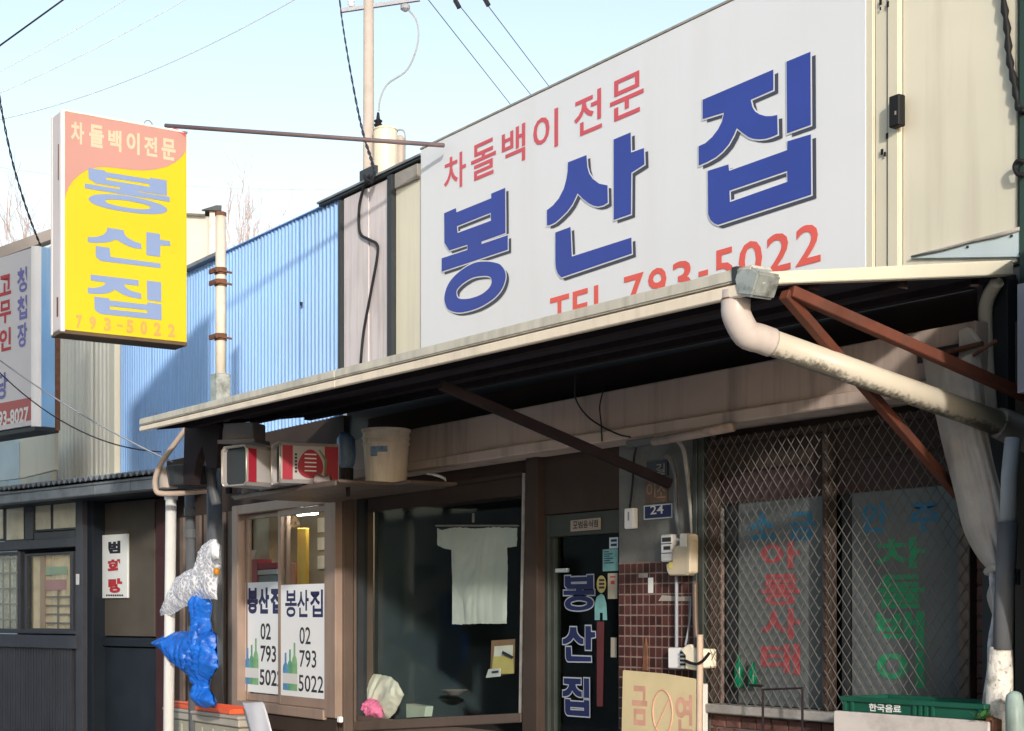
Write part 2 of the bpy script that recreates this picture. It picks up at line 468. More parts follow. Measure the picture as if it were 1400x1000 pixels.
# right of the signboard: corner trim and the wide cream panel
zt = Z1 + 0.12
for a, b, d in ((1185, 1200.5, 0.03), (1201, 1219, 0.022), (1220, 1235.4, 0.032)):
    mb = MB(); mb.box(U(a, W), U(b, W), W - d, W + 0.028, 2.965, zt); mb.build('trim_strip', m_creamtrim, shop, 0.005, segs=2)
mb = MB(); mb.box(U(1236.6, W), U(1393, W), W - 0.012, W + 0.028, 2.965, zt); mb.build('cream_panel', m_cream, shop, 0.004)
mb = MB(); pquad(mb, [(1244, 354), (1394, 352), (1394, 314), (1330, 330), (1246, 351)], W - 0.026, W - 0.0125)
mb.build('flashing', m_bluepale, shop, 0.003)
mb = MB(); pts = [at(x, y, W - 0.03) for x, y in ((1246, 351), (1290, 341), (1330, 330), (1365, 322), (1394, 313))]
mb.tube(pts, [0.004, 0.007, 0.006, 0.009, 0.008], 6); mb.build('sealant_bead', m_concrete, shop, smooth=True)
mb = MB()
for x, y in ((1323, 338), (1383, 323), (1395, 347)): 
    p = at(x, y, W - 0.027); mb.lathe((p.x, p.y, p.z), [(0.006, -0.004), (0.006, 0.004)], 6)
mb.build('rivet', m_black, shop)
nbr = thing('neighbouring_building', 'dark green corner of the next building where the cream panel ends', 'building', (uEnd + 1, 4.9, 0))
YN = 5.0
m_dkgreen = M('dark_green_paint', (0.03, 0.06, 0.05), 0.5)
mb = MB(); mb.box(U(1394, YN), U(1394, YN) + 7, YN, YN + 5, 0.1, 6.2); mb.build('wall', m_dkgreen, nbr)
yA0, yA1 = 4.9, 4.1
mb = MB(); mb.hexa([(U(1404, yA0), yA0, 0.87), (U(1404, yA0) + 5, yA0, 0.87), (U(1404, yA0) + 5, YN - .002, 0.87), (U(1404, YN), YN - .002, 0.87), (U(1404, yA1), yA1, 2.92), (U(1404, yA1) + 5, yA1, 2.92), (U(1404, YN) + 5, YN - .002, 3.0), (U(1404, YN), YN - .002, 3.0)]); mb.build('unseen_sun_blocker', m_dkgreen, nbr)  # unseen slab out of view, shaped to keep the sun off the wire screen
# fascia beam under the awning, in two boards, the lower one proud
YF = 4.87
fL, fR = U(470, YF), U(1334, YF)
hF = [H(1000, y, YF) for y in (507, 563, 580)]
mb = MB(); mb.box(fL, fR, YF, W + 0.02, hF[1] + 0.002, hF[0] + 0.015); mb.build('fascia_board', m_fascia, shop, 0.004)
mb = MB(); mb.box(fL, fR - 0.02, YF - 0.03, W + 0.02, hF[2], hF[1]); mb.build('fascia_lip', m_fascia, shop, 0.006)
mb = MB(); mb.box(fL, uEnd, W + 0.021, W + 0.2, 2.28, 2.9); mb.build('lintel', m_brownwall, shop)

# lower walls
mb = MB()
mb.box(U(228, W), U(321, W), W, W + 0.15, 0.06, 2.9)
mb.build('side_wall', m_brownwall, shop)
mb = MB()
for i in range(7):
    a = U(246 + i * 11, W - 0.02)
    mb.box(a, a + 0.075, W - 0.022, W - 0.002, 0.1, 2.4)
o = mb.build('wall_board', M('worn_boards', (0.17, 0.125, 0.10), 0.7, 0.2, 6, GRIME, 0.6, True), shop)
mb = MB(); mb.box(U(321, W) + 0.002, U(470, W), W, W + 0.15, 2.42, 2.955); mb.build('lintel', m_brownwall, shop)
# bay window
YB = 4.9
bl, br_ = U(320, YB), U(462, YB)
hb0, hb1 = H(390, 974, YB), H(390, 683, YB)
mb = MB(); mb.box(bl, br_ - 0.004, YB + 0.01, W + 0.1, 0.1, hb0 - 0.01); mb.build('bay_base', m_brownwall, shop)
for i in range(5):
    mb = MB(); a = hb0 - 0.14 - i * 0.14; mb.box(bl + 0.01, br_ - 0.01, YB - 0.005, YB + 0.008, a + 0.006, a + 0.132); mb.build('plank', m_brownwall, shop, 0.004)
bay = MB()
bay.box(bl, U(328, YB), YB - 0.02, YB + 0.10, hb0, hb1)
bay.box(U(447, YB), br_, YB - 0.02, YB + 0.12, hb0, hb1)
bay.box(U(328, YB), U(447, YB), YB - 0.018, YB + 0.10, hb1 - 0.07, hb1)
bay.box(U(328, YB), U(447, YB), YB - 0.03, YB + 0.10, hb0 - 0.02, hb0 + 0.05)
bayf = bay.build('bay_window_frame', m_brownlight, shop, 0.005)
mb = MB(); mb.box(br_ + 0.002, br_ + 0.03, YB + 0.03, W - 0.03, 0.1, hb1); mb.build('bay_side', m_brownframe, shop, 0.004)
mb = MB(); mb.box(br_ + 0.002, U(484.5, W - 0.028), W - 0.028, W + 0.12, 0.1, 2.5); mb.build('bay_jamb', m_brownframe, shop, 0.004)
def sash(x0, x1, Y, hlo, hhi, wst, name, mat):
    mb = MB(); a, b = x0, x1
    mb.box(a, a + wst, Y, Y + 0.03, hlo, hhi); mb.box(b - wst, b, Y, Y + 0.03, hlo, hhi)
    mb.box(a + wst, b - wst, Y + 0.001, Y + 0.029, hlo, hlo + wst * 1.5); mb.box(a + wst, b - wst, Y + 0.001, Y + 0.029, hhi - wst, hhi)
    f = mb.build(name, mat, shop, 0.003)
    mb = MB(); mb.box(a + wst * .8, b - wst * .8, Y + 0.012, Y + 0.017, hlo + wst, hhi - wst * .8); mb.build('pane', m_glass, f)
    return f
sash(U(328, YB) + 0.005, U(384, YB), YB + 0.045, hb0 + 0.052, hb1 - 0.072, 0.035, 'sliding_window', m_brownlight)
sash(U(379, YB), U(447, YB) - 0.005, YB + 0.005, hb0 + 0.052, hb1 - 0.072, 0.045, 'sliding_window', m_brownlight)

# big shop window
YW = W - 0.012
fr_pts = lambda pts, y0=YW, y1=W + 0.06: [FAC.at(x, y, y0) for x, y in pts]
mb = MB(); pquad(mb, [(480, 1000), (712, 988), (712, 975), (480, 987)], YW - 0.02, W + 0.08)
bw = mb.build('window_frame', m_brownframe, shop, 0.004)
mb = MB(); pquad(mb, [(484, 986), (488.5, 986), (490, 680), (485, 681)], YW, W + 0.06); mb.build('jamb', m_darktrim, bw)
mb = MB(); pquad(mb, [(709, 975), (713, 975), (718, 647), (714, 647)], YW - 0.004, W + 0.06); mb.build('jamb', m_wire, bw)
mb = MB(); pquad(mb, [(485, 684), (714, 650), (714, 645), (485, 679)], YW, W + 0.06); mb.build('head', m_brownwall, bw)
mb = MB(); pquad(mb, [(488, 986), (710, 974.5), (715, 648), (489, 683)], W + 0.03, W + 0.036); mb.build('pane', m_glass, bw)
mb = MB(); mb.box(U(485, W), U(737, W), W + 0.062, W + 0.2, 2.375, 2.6); mb.build('window_header', m_brownwall, shop)
mb = MB(); pquad(mb, [(713.5, 1100), (734, 1100), (734, 612), (718.5, 616), (713.5, 975)], YW - 0.03, W + 0.12); mb.build('door_post', m_brownwall, shop, 0.005)
mb = MB(); mb.box(U(484, W), U(713, W), W + 0.01, W + 0.14, 0.1, H(600, 1002, W)); mb.build('window_base', m_brownwall, shop)
for i in range(5):
    mb = MB(); a = H(600, 1000, W) - 0.1 - i * 0.15; mb.box(U(484, W), U(712, W), W - 0.012, W + 0.008, a, a + 0.142); mb.build('plank', m_brownframe, shop, 0.004)

# door
dL, dR = U(741, W), U(846, W)
hdt = H(790, 733, W + 0.05)
mb = MB(); mb.box(U(734.5, W), dR, W + 0.004, W + 0.12, H(790, 700, W), 2.5); mb.build('transom_board', m_brownwall, shop, 0.004)
mb = MB()
mb.box(U(734.5, W), U(747, W), W + 0.012, W + 0.1, 0.12, H(790, 700, W) - 0.003)
mb.box(U(747, W), dR - 0.002, W + 0.014, W + 0.1, hdt, H(790, 700, W) - 0.004)
dfr = mb.build('door_frame', m_greenframe, shop, 0.004)
mb = MB(); mb.box(U(747, W), dR - 0.002, W + 0.05, W + 0.056, 0.5, hdt); mb.build('pane', m_glassdoor, dfr)
mb = MB(); mb.box(U(747, W), dR - 0.002, W + 0.04, W + 0.07, 0.12, 0.5); mb.build('kick_panel', m_greenframe, dfr)
mb = MB(); mb.box(U(747.5, W), U(752, W), W + 0.03, W + 0.075, 0.5, hdt); mb.box(U(842.5, W), dR - 0.003, W + 0.03, W + 0.075, 0.5, hdt); mb.build('stile', m_greenframe, dfr, 0.003)
mb = MB(); pbox(mb, 752, 774, 777.5, 783, W + 0.035, W + 0.062); mb.build('handle', m_bluepale, dfr, 0.004)

# entrance wall: plaster above, tiles below
tL, tR = U(846.5, W), U(974, W)
hT = H(900, 767, W)
mb = MB(); mb.box(tL, tR, W, W + 0.2, hT, 2.6); mb.build('plaster_wall', m_plaster, shop)
mb = MB(); mb.box(tL, tR, W - 0.0022, W + 0.2, 0.1, hT - 0.001); mb.build('tile_bed', m_grout, shop)
def pieces(name, mat, parent, u0, u1, h0, h1, pw, ph, gap, y0, d, brickbond=False, skip=0, jit=0.0008):
    me = {}
    def mesh(w):
        k = round(w, 4)
        if k not in me:
            m = MB(); m.box(0, w, 0, d, 0, ph - gap)
            o = m.build(name, mat, None, min(0.0025, gap * .4), loc=(0, 0, 0)); me[k] = o.data; bpy.data.objects.remove(o)
        return me[k]
    base = world_loc(parent)
    r = 0; h = h1 - ph; n = 0
    while h > h0 - 1e-6:
        u = u0 - (pw / 2 if brickbond and r % 2 else 0)
        while u < u1 - 0.004:
            a, b = max(u, u0), min(u + pw - gap, u1)
            if b - a > 0.012 and random.random() >= skip:
                o = bpy.data.objects.new(name, mesh(b - a)); C.objects.link(o); o.parent = parent
                o.location = Vector((a, y0 + random.uniform(-jit, jit), h)) - base; n += 1
            u += pw
        h -= ph; r += 1
    return h + ph
hlow = pieces('tile', m_tile, shop, tL + 0.002, U(968, W), 1.0, hT - 0.004, 0.0505, 0.0535, 0.006, W - 0.004, 0.012)
mb = MB()
h = hlow - 0.0535
while h > 0.12:
    u = tL + 0.002
    while u < U(968, W): mb.box(u, u + 0.047, W - 0.004, W + 0.006, h, h + 0.05); u += 0.0505
    h -= 0.0535
tag(mb.build('tile_field', m_tile, shop), None, None, kind='stuff')
mb = MB(); pquad(mb, [(878, 917), (884.5, 917), (884, 886), (882.5, 872), (880, 888)], W - 0.014, W - 0.005); mb.build('rust_streak_lath', m_rust, shop)
mb = MB(); pquad(mb, [(900, 822), (946, 822), (946, 815), (930, 816), (905, 814)], W - 0.008, W - 0.0045); mb.build('plaster_patch', M('plaster_smear', (0.36, 0.33, 0.29), 0.9, 0.2), shop)
mb = MB(); pbox(mb, 873, 885, 784, 790, W - 0.008, W - 0.0045); mb.build('plaster_patch', m_concrete, shop)
for x0, x1 in ((957, 963), (964.5, 972)):
    mb = MB(); mb.box(U(x0, W), U(x1, W), W - 0.05, W - 0.006, 0.12, hF[2]); mb.build('jamb_strip', m_greenframe, shop, 0.004)

# window with the wire screen
gl, gm0, gm1, gr = U(973, W), U(1131, W), U(1138, W), U(1333, W)
hg0, hg1, hgm = H(1050, 966, W), H(1120, 582, W), H(1060, 682, W)
mb = MB(); mb.box(gl, gr, W + 0.04, W + 0.1, hgm, hg1 + 0.08); mb.build('window_header', M('brown_header', (0.055, 0.035, 0.035), 0.7, 0.15), shop)
sf = MB()
sf.box(gl, gl + 0.035, W - 0.03, W + 0.03, hg0, hg1); sf.box(gm0, gm1, W - 0.034, W + 0.03, hg0, hg1); sf.box(gr - 0.05, gr, W - 0.03, W + 0.03, hg0 - 0.02, hg1 - 0.25)
sf.box(gl + 0.035, gm0, W - 0.028, W + 0.03, hg1 - 0.03, hg1); sf.box(gm1, gr - 0.05, W - 0.028, W + 0.03, hg1 - 0.03, hg1)
scf = sf.build('screen_frame', m_brownwall, shop, 0.004)
mb = MB(); mb.box(gr - 0.052, gr + 0.004, W - 0.04, W - 0.031, 1.0, H(1310, 700, W)); mb.build('stile', m_brownframe, scf, 0.003)
for a, b in ((gl, gm0), (gm1, gr)):
    mb = MB()
    w_, hh = b - a, hg1 - hg0
    sx, sz = 0.058, 0.074
    yy = W - 0.045
    k = -int(hh / sz) - 2
    while k * sx < w_ + hh:
        for sgn in (1, -1):
            # line u = k*sx + sgn * t * sx/sz
            pts = []
            u0 = a + k * sx if sgn == 1 else b - k * sx
            t0, t1 = 0.0, hh
            sl = sgn * sx / sz
            if sl > 0:
                t0 = max(t0, (a - u0) / sl); t1 = min(t1, (b - u0) / sl)
            else:
                t0 = max(t0, (b - u0) / sl); t1 = min(t1, (a - u0) / sl)
            if t1 - t0 > 0.01:
                mb.tube([(u0 + sl * t0, yy + 0.003 * sgn, hg0 + t0), (u0 + sl * t1, yy + 0.003 * sgn, hg0 + t1)], 0.0022, 4, False)
        k += 1
    tag(mb.build('wire_mesh', m_meshwire, scf), None, None, kind='stuff')
mb = MB(); mb.box(gl, gr, W - 0.07, W + 0.03, hg0 - 0.045, hg0 - 0.002); mb.build('screen_sill', m_concrete, shop, 0.005)
mb = MB(); mb.box(gl, gr, W + 0.003, W + 0.15, 0.1, hg0 - 0.046); mb.build('sill_wall', m_mortar, shop)
pieces('brick', m_brick, shop, gl + 0.003, U(1150, W), 0.75, hg0 - 0.05, 0.105, 0.062, 0.008, W - 0.006, 0.02, True)
# panes with lettered film
for a, b in ((U(999, W), U(1130, W)), (U(1154, W), U(1312, W))):
    mb = MB(); mb.box(a, b, W + 0.05, W + 0.056, hg0, hgm); mb.build('pane', m_film, scf)
for a, b in ((gl + 0.035, U(999, W)), (gm1, U(1154, W)), (U(1312, W), gr)):
    mb = MB(); mb.box(a, b, W + 0.06, W + 0.07, hg0, hgm); mb.build('dark_panel', m_darktrim, scf)
yl = W + 0.048
lrect('소', 1024, 1060, 700, 738, yl, m_fblue, shop, weight=0.035); lrect('금', 1078, 1114, 700, 738, yl, m_fblue, shop, weight=0.035)
lrect('안', 1178, 1214, 687, 728, yl, m_fblue, shop, weight=0.035); lrect('주', 1242, 1284, 687, 728, yl, m_fblue, shop, weight=0.035)
for ch, y0, y1 in (('아', 741, 778), ('롱', 785, 828), ('사', 832, 874), ('태', 880, 922)):
    lrect(ch, 1040, 1094, y0, y1, yl, m_fred, shop, weight=0.028)
for ch, y0, y1 in (('차', 736, 778), ('돌', 786, 832), ('백', 836, 886), ('이', 890, 940)):
    lrect(ch, 1198, 1264, y0, y1, yl, m_fgreen, shop, weight=0.028)
# end pier in brick
mb = MB(); mb.box(gr + 0.005, uEnd, W + 0.008, W + 0.2, 0.1, 2.95); mb.build('pier', m_mortar, shop)
pieces('brick', m_brick, shop, gr + 0.01, uEnd, 0.95, 2.4, 0.10, 0.062, 0.008, W - 0.004, 0.02, True)

# the dim rooms behind the windows
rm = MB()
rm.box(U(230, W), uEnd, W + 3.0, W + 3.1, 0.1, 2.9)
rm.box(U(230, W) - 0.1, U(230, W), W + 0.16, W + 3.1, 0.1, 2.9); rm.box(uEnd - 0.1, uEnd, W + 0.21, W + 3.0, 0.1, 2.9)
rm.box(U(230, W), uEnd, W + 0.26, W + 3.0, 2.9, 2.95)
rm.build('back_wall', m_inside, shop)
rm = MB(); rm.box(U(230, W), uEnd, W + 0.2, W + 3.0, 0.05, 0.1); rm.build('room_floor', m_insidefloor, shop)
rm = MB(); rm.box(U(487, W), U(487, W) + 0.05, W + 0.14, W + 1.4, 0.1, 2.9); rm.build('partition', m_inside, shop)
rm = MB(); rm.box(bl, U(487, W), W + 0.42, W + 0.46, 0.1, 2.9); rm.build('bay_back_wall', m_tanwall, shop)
rm = MB(); rm.box(bl - 0.3, bl, W + 0.16, W + 0.46, 0.1, 2.9); rm.build('bay_end_wall', m_tanwall, shop)
# ================================================================== BIG SIGNBOARD
YS = W - 0.032
sb0, sb1 = U(575, YS), U(1184, YS)
hS0, hS1 = 3.03, H(1000, 1.5, YS)
sign = thing('shop_signboard', 'long white signboard with big blue letters and red lines of print above the awning', 'sign', ((sb0 + sb1) / 2, W, hS0))
mb = MB(); mb.box(sb0, sb1, YS, W - 0.001, hS0, hS1); mb.build('board', m_signwhite, sign, 0.004)
mb = MB(); mb.box(sb0 - 0.004, sb1 + 0.004, YS - 0.004, W, hS1 + 0.001, hS1 + 0.012); mb.build('edge_trim', m_wire, sign)
def z(o, sc, pts): return [(o[0] + x / sc, o[1] + y / sc) for x, y in pts]
zb = lambda p: z((590, 240), 4.7619, p)
zs = lambda p: z((740, 170), 4.348, p)
zj = lambda p: z((940, 60), 3.7037, p)
GL = {
 'bong': [[zb([(88, 248), (165, 214), (168, 242), (395, 150), (395, 120), (486, 82), (488, 376), (332, 432), (332, 448), (503, 390), (503, 485), (72, 628), (72, 541), (240, 486), (240, 452), (122, 490), (90, 440)]),
           zb([(172, 332), (392, 245), (394, 296), (176, 376)])],
          [[(p.x, p.y) for p in crom([(x, y, 0) for x, y in zb([(90, 790), (97, 840), (118, 875), (170, 893), (230, 888), (300, 868), (360, 838), (420, 795), (465, 740), (487, 680), (487, 635), (470, 600), (440, 575), (370, 562), (300, 567), (230, 598), (160, 652), (112, 715)])], 4, True)],
           [(p.x, p.y) for p in crom([(x, y, 0) for x, y in zb([(168, 760), (178, 798), (215, 806), (265, 800), (330, 776), (380, 735), (398, 695), (390, 665), (355, 655), (280, 665), (220, 698), (182, 732)])], 4, True)]]],
 'san': [[zs([(165, 228), (275, 185), (280, 255), (291, 295), (313, 327), (350, 355), (400, 365), (402, 468), (375, 484), (345, 490), (318, 486), (290, 472), (255, 445), (222, 412), (210, 440), (190, 480), (160, 520), (120, 560), (90, 585), (60, 600), (40, 603), (40, 512), (75, 485), (110, 443), (140, 385), (155, 330), (163, 280)])],
         [zs([(437, 92), (538, 50), (540, 170), (617, 143), (620, 240), (542, 290), (540, 535), (437, 570)])],
         [zs([(90, 645), (180, 612), (188, 788), (542, 675), (545, 770), (125, 912), (106, 890), (94, 860), (90, 820)])]],
 'jip': [[zj([(82, 285), (440, 132), (440, 235), (325, 285), (335, 325), (348, 345), (370, 359), (400, 368), (430, 368), (460, 362), (462, 460), (430, 474), (400, 482), (370, 485), (340, 482), (315, 474), (285, 453), (255, 428), (240, 465), (215, 510), (185, 545), (150, 575), (105, 600), (62, 618), (62, 520), (95, 505), (130, 474), (160, 435), (180, 395), (190, 350), (82, 383)])],
         [zj([(507, 92), (628, 42), (630, 412), (510, 455)])],
         [zj([(108, 645), (213, 612), (216, 645), (510, 540), (512, 495), (630, 460), (632, 765), (160, 918), (140, 910), (122, 893), (110, 865)]), zj([(218, 745), (510, 645), (512, 700), (220, 803)])]],
}
GN = {}
for k, strokes in GL.items():
    ss = [[[FAC.at(x, y, YS) for x, y in loop] for loop in st] for st in strokes]
    allp = [p for st in ss for lp in st for p in lp]
    x0, x1 = min(p[0] for p in allp), max(p[0] for p in allp); y0, y1 = min(p[1] for p in allp), max(p[1] for p in allp)
    GN[k] = (ss, (x0, x1, y0, y1))
def heavy(k, u0, u1, h0, h1, y, mat, parent, fr=FAC, off=0.0, name='letter'):
    ss, (x0, x1, y0, y1) = GN[k]
    mb = MB(fr)
    for st in ss:
        v, f = _fill([[(u0 + (a - x0) / (x1 - x0) * (u1 - u0), h0 + (b - y0) / (y1 - y0) * (h1 - h0)) for a, b in lp] for lp in st], off)
        def nrm(fc): return sum(v[fc[i]][0] * v[fc[(i + 1) % len(fc)]][1] - v[fc[(i + 1) % len(fc)]][0] * v[fc[i]][1] for i in range(len(fc)))
        mb.add([(a, y, b) for a, b in v], [fc if nrm(fc) > 0 else tuple(reversed(fc)) for fc in f])
    return mb.build(name, mat, parent)
for k in ('bong', 'san', 'jip'):
    b = GN[k][1]
    L_ = heavy(k, *b, YS - 0.007, m_signblue, sign, name='letter')
    heavy(k, *b, YS - 0.005, m_signwhite, L_, off=0.007, name='letter_outline')
    heavy(k, b[0] + 0.028, b[1] + 0.028, b[2] - 0.022, b[3] - 0.022, YS - 0.003, m_signshadow, L_, name='letter_shadow')
yr = YS - 0.003
for ch, x0, x1, y0, y1 in (('차', 607, 637, 208, 263), ('돌', 644, 678, 191, 254), ('백', 686, 718, 168, 226), ('이', 729, 763, 146, 206), ('전', 785, 823, 116, 190), ('문', 834, 880, 92, 167)):
    # measured corner by corner: left foot to right top of each character
    u0, u1 = U(x0, yr), U(x1, yr)
    h0 = FAC.at(x0, y1, yr)[1]; h1 = FAC.at(x1, y0, yr)[1]
    pm = (x0 + x1) / 2
    letter(ch, u0, u1, 0, 0.21, yr, m_signred, sign, weight=0.012)
# one common line for the small red print
rb = H(640, 254, yr)
for o in [o for o in C.objects if o.parent == sign and o.name.startswith('letter') and o.data.materials[0] == m_signred]:
    o.location.z += H(712, 221, yr)
for ch, x0, x1 in (('T', 752, 778), ('E', 783, 804), ('L', 812, 833), ('7', 853, 880), ('9', 886, 911), ('3', 919, 945), ('-', 955, 968), ('5', 976, 1003), ('0', 1010, 1042), ('2', 1048, 1081), ('2', 1088, 1122)):
    hb = H(1105, 361.5, yr); ht = H(1105, 307, yr)
    if ch == '-': hb, ht = hb + 0.075, hb + 0.1
    letter(ch, U(x0, yr), U(x1, yr), hb, ht, yr, m_signred2, sign, weight=0.012)

# ================================================================== AWNING
YA = 3.62
aL, aR = U(190, YA), U(1036, YA)
h_lipR, h_lipL = H(1000, 369, YA), H(190, 573, YA)
h_botR, h_botL = H(1000, 408, YA), H(190, 590, YA)
h_midR, h_midL = H(1000, 387, YA), H(190, 582, YA)
rise = 0.175
awn = thing('awning', 'long sloping lean-to awning with a cream gutter over the restaurant front', 'awning', ((aL + aR) / 2, W, h_botR))
def hx(a, b, h0L, h0R, h1L, h1R, y0, y1, dz=0):   # a bar along the front, its two ends at their own heights
    return [(a, y0, h0L), (b, y0, h0R), (b, y1, h0R + dz), (a, y1, h0L + dz), (a, y0, h1L), (b, y0, h1R), (b, y1, h1R + dz), (a, y1, h1L + dz)]
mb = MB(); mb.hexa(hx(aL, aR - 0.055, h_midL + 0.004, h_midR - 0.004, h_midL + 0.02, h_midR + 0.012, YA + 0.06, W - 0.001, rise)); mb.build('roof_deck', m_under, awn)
uJ = U(457, YA)
f_ = (uJ - aL) / (aR - aL)
lj = lambda a, b: a + (b - a) * f_
for (p, q, tL_, tR_) in ((aL, uJ - 0.002, 0, f_), (uJ + 0.002, aR - 0.03, f_, 1)):
    i = lambda a, b, t: a + (b - a) * t
    mb = MB(); mb.hexa(hx(p, q, i(h_midL, h_midR, tL_), i(h_midL, h_midR, tR_), i(h_lipL, h_lipR, tL_), i(h_lipL, h_lipR, tR_), YA, YA + 0.1)); mb.build('gutter_lip', m_gutlip, awn, 0.006, segs=2)
    mb = MB(); mb.hexa(hx(p, q, i(h_botL, h_botR, tL_), i(h_botL, h_botR, tR_), i(h_midL, h_midR, tL_) - 0.008, i(h_midL, h_midR, tR_) - 0.008, YA + 0.002, YA + 0.03)); mb.build('gutter', m_gutter, awn, 0.004)
# purlins under the deck
for y in (YA + 0.3, YA + 0.75, YA + 1.15):
    dz = rise * (y - YA - .06) / (W - .06 - YA)
    mb = MB(); mb.hexa(hx(aL + 0.03, aR - 0.06, h_midL - 0.03 + dz, h_midR - 0.03 + dz, h_midL + 0.011 + dz, h_midR + 0.011 + dz, y, y + 0.05)); mb.build('purlin', m_darksteel, awn)
# right end trim, rising to the wall
hA0, hA1 = H(1036, 388, YA), H(1036, 371, YA)
hB0, hB1 = H(1395, 372.5, W - 0.1), H(1395, 352, W - 0.1)
uT = aR
mb = MB(); mb.hexa([(uT - 0.05, YA + 0.02, hA0), (uT, YA + 0.02, hA0), (uT, W - 0.085, hB0), (uT - 0.05, W - 0.085, hB0), (uT - 0.05, YA + 0.02, hA1), (uT, YA + 0.02, hA1), (uT, W - 0.085, hB1), (uT - 0.05, W - 0.085, hB1)])
mb.build('end_trim', m_creamtrim, awn, 0.004)
mb = MB(); mb.hexa([(aL, YA + 0.12, h_midL - 0.02), (aL + 0.03, YA + 0.12, h_midL - 0.02), (aL + 0.03, W - 0.1, h_midL - 0.02 + rise), (aL, W - 0.1, h_midL - 0.02 + rise), (aL, YA + 0.12, h_midL + 0.012), (aL + 0.03, YA + 0.12, h_midL + 0.012), (aL + 0.03, W - 0.1, h_midL + 0.012 + rise), (aL, W - 0.1, h_midL + 0.012 + rise)])
mb.build('end_trim', m_darksteel, awn)
mb = MB(); pquad(mb, [(1008, 404), (1027, 406), (1030, 399), (1038, 372), (1026, 365), (1008, 365), (1003, 383)], YA - 0.006, YA + 0.10); mb.build('corner_cap', m_zinc, awn, 0.008, segs=2)
mb = MB(); pquad(mb, [(1001, 388), (1007, 387), (1007, 364), (1000, 366)], YA - 0.004, YA + 0.09); mb.build('mitre_gap', m_darktrim, awn)
# braces
p0 = at(602, 526, 3.85); p1 = at(916, 662, W - 0.03)
mb = MB(); mb.bar(p0, p1, 0.045); mb.build('brace', m_darksteel, awn, 0.003)
q0 = at(1072, 402, YA + 0.16); q1 = at(1310, 677, W - 0.08); q2 = at(1420, 549, W - 0.05)
mb = MB(); mb.bar(q0, q1, 0.036); o = mb.build('brace', m_redsteel, awn, 0.003); o['label'] = 'rust red brace down to the screened window'
mb = MB(); mb.bar(q0 + Vector((0.01, 0.02, 0.008)), q2, 0.040); o = mb.build('brace', m_redsteel, awn, 0.003); o['label'] = 'rust red brace along the end of the awning'
# left end hanger leg, dark, seen against the blue sheets
mb = MB(); mb.prism([FAC.at(x, y, 4.0) for x, y in ((250, 664), (262, 664), (268, 630), (276, 610), (282, 640), (296, 640), (300, 580), (252, 578))], 4.0, 4.06)
mb.build('hanger_plate', m_darksteel, awn, 0.004)

# drain pipe from the gutter corner
def pv(px, py, Y): return at(px, py, Y)
e0 = pv(1006, 398, YA + 0.05); 
dpipe = thing('drain_pipe', 'fat off-white drain pipe slanting from the gutter corner to a dark coupling', 'pipe', e0)
e1 = e0 - Vector((0, 0, 0.085)); endp = at(1366, 579, W - 0.2)
e2 = e0 - Vector((0, 0, 0.135))
dd = (endp - e2).normalized()
mb = MB(); mb.tube(crom([e0, e0 - Vector((0, 0, 0.05)), e1 + dd * 0.004, e2 + dd * 0.045, e2 + dd * 0.10, e2 + dd * 0.15], 4), 0.051, 20); mb.build('elbow', M('pinkish_pvc', (0.52, 0.46, 0.43), 0.35, 0.05, 4, (0.25, 0.17, 0.12), 0.3, False, 10, 0.5), dpipe, smooth=True)
mb = MB(); mb.tube([e0 - Vector((0, 0, 0.028)), e0 - Vector((0, 0, 0.034))], 0.0525, 20); mb.build('joint_ring', m_rust, dpipe)
mb = MB(); mb.tube([e2 + dd * 0.14, endp], 0.046, 20)
mp = M('drain_pvc', (0.56, 0.51, 0.42), 0.38, 0.05, 5)
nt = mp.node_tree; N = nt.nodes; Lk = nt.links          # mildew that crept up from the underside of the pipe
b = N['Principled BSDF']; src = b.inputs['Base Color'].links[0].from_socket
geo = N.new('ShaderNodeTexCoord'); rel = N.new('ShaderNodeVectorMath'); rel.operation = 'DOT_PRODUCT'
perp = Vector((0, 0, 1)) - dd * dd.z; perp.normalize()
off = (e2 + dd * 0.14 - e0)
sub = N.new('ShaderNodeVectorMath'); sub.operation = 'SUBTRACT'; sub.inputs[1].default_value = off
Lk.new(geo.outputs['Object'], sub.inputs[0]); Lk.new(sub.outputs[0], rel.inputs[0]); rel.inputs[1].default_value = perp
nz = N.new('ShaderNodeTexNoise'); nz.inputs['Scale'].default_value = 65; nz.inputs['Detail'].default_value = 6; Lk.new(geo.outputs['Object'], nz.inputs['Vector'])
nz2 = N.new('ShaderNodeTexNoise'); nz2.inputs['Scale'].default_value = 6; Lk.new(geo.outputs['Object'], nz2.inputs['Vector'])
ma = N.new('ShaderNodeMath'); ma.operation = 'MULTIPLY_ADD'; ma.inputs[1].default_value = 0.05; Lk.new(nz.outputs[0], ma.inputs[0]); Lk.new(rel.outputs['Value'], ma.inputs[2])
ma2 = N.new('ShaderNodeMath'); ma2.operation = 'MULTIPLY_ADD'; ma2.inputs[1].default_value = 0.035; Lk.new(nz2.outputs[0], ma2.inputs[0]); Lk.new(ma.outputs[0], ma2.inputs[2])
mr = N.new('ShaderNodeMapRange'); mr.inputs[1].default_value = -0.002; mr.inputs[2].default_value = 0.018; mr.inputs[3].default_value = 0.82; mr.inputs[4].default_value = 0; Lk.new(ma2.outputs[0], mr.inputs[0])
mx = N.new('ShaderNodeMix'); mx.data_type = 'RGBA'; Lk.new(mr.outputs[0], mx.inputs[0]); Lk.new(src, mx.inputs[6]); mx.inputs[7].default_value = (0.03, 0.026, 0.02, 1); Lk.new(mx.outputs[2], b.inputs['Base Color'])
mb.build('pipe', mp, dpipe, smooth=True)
e4 = at(1420, 603, W - 0.12)
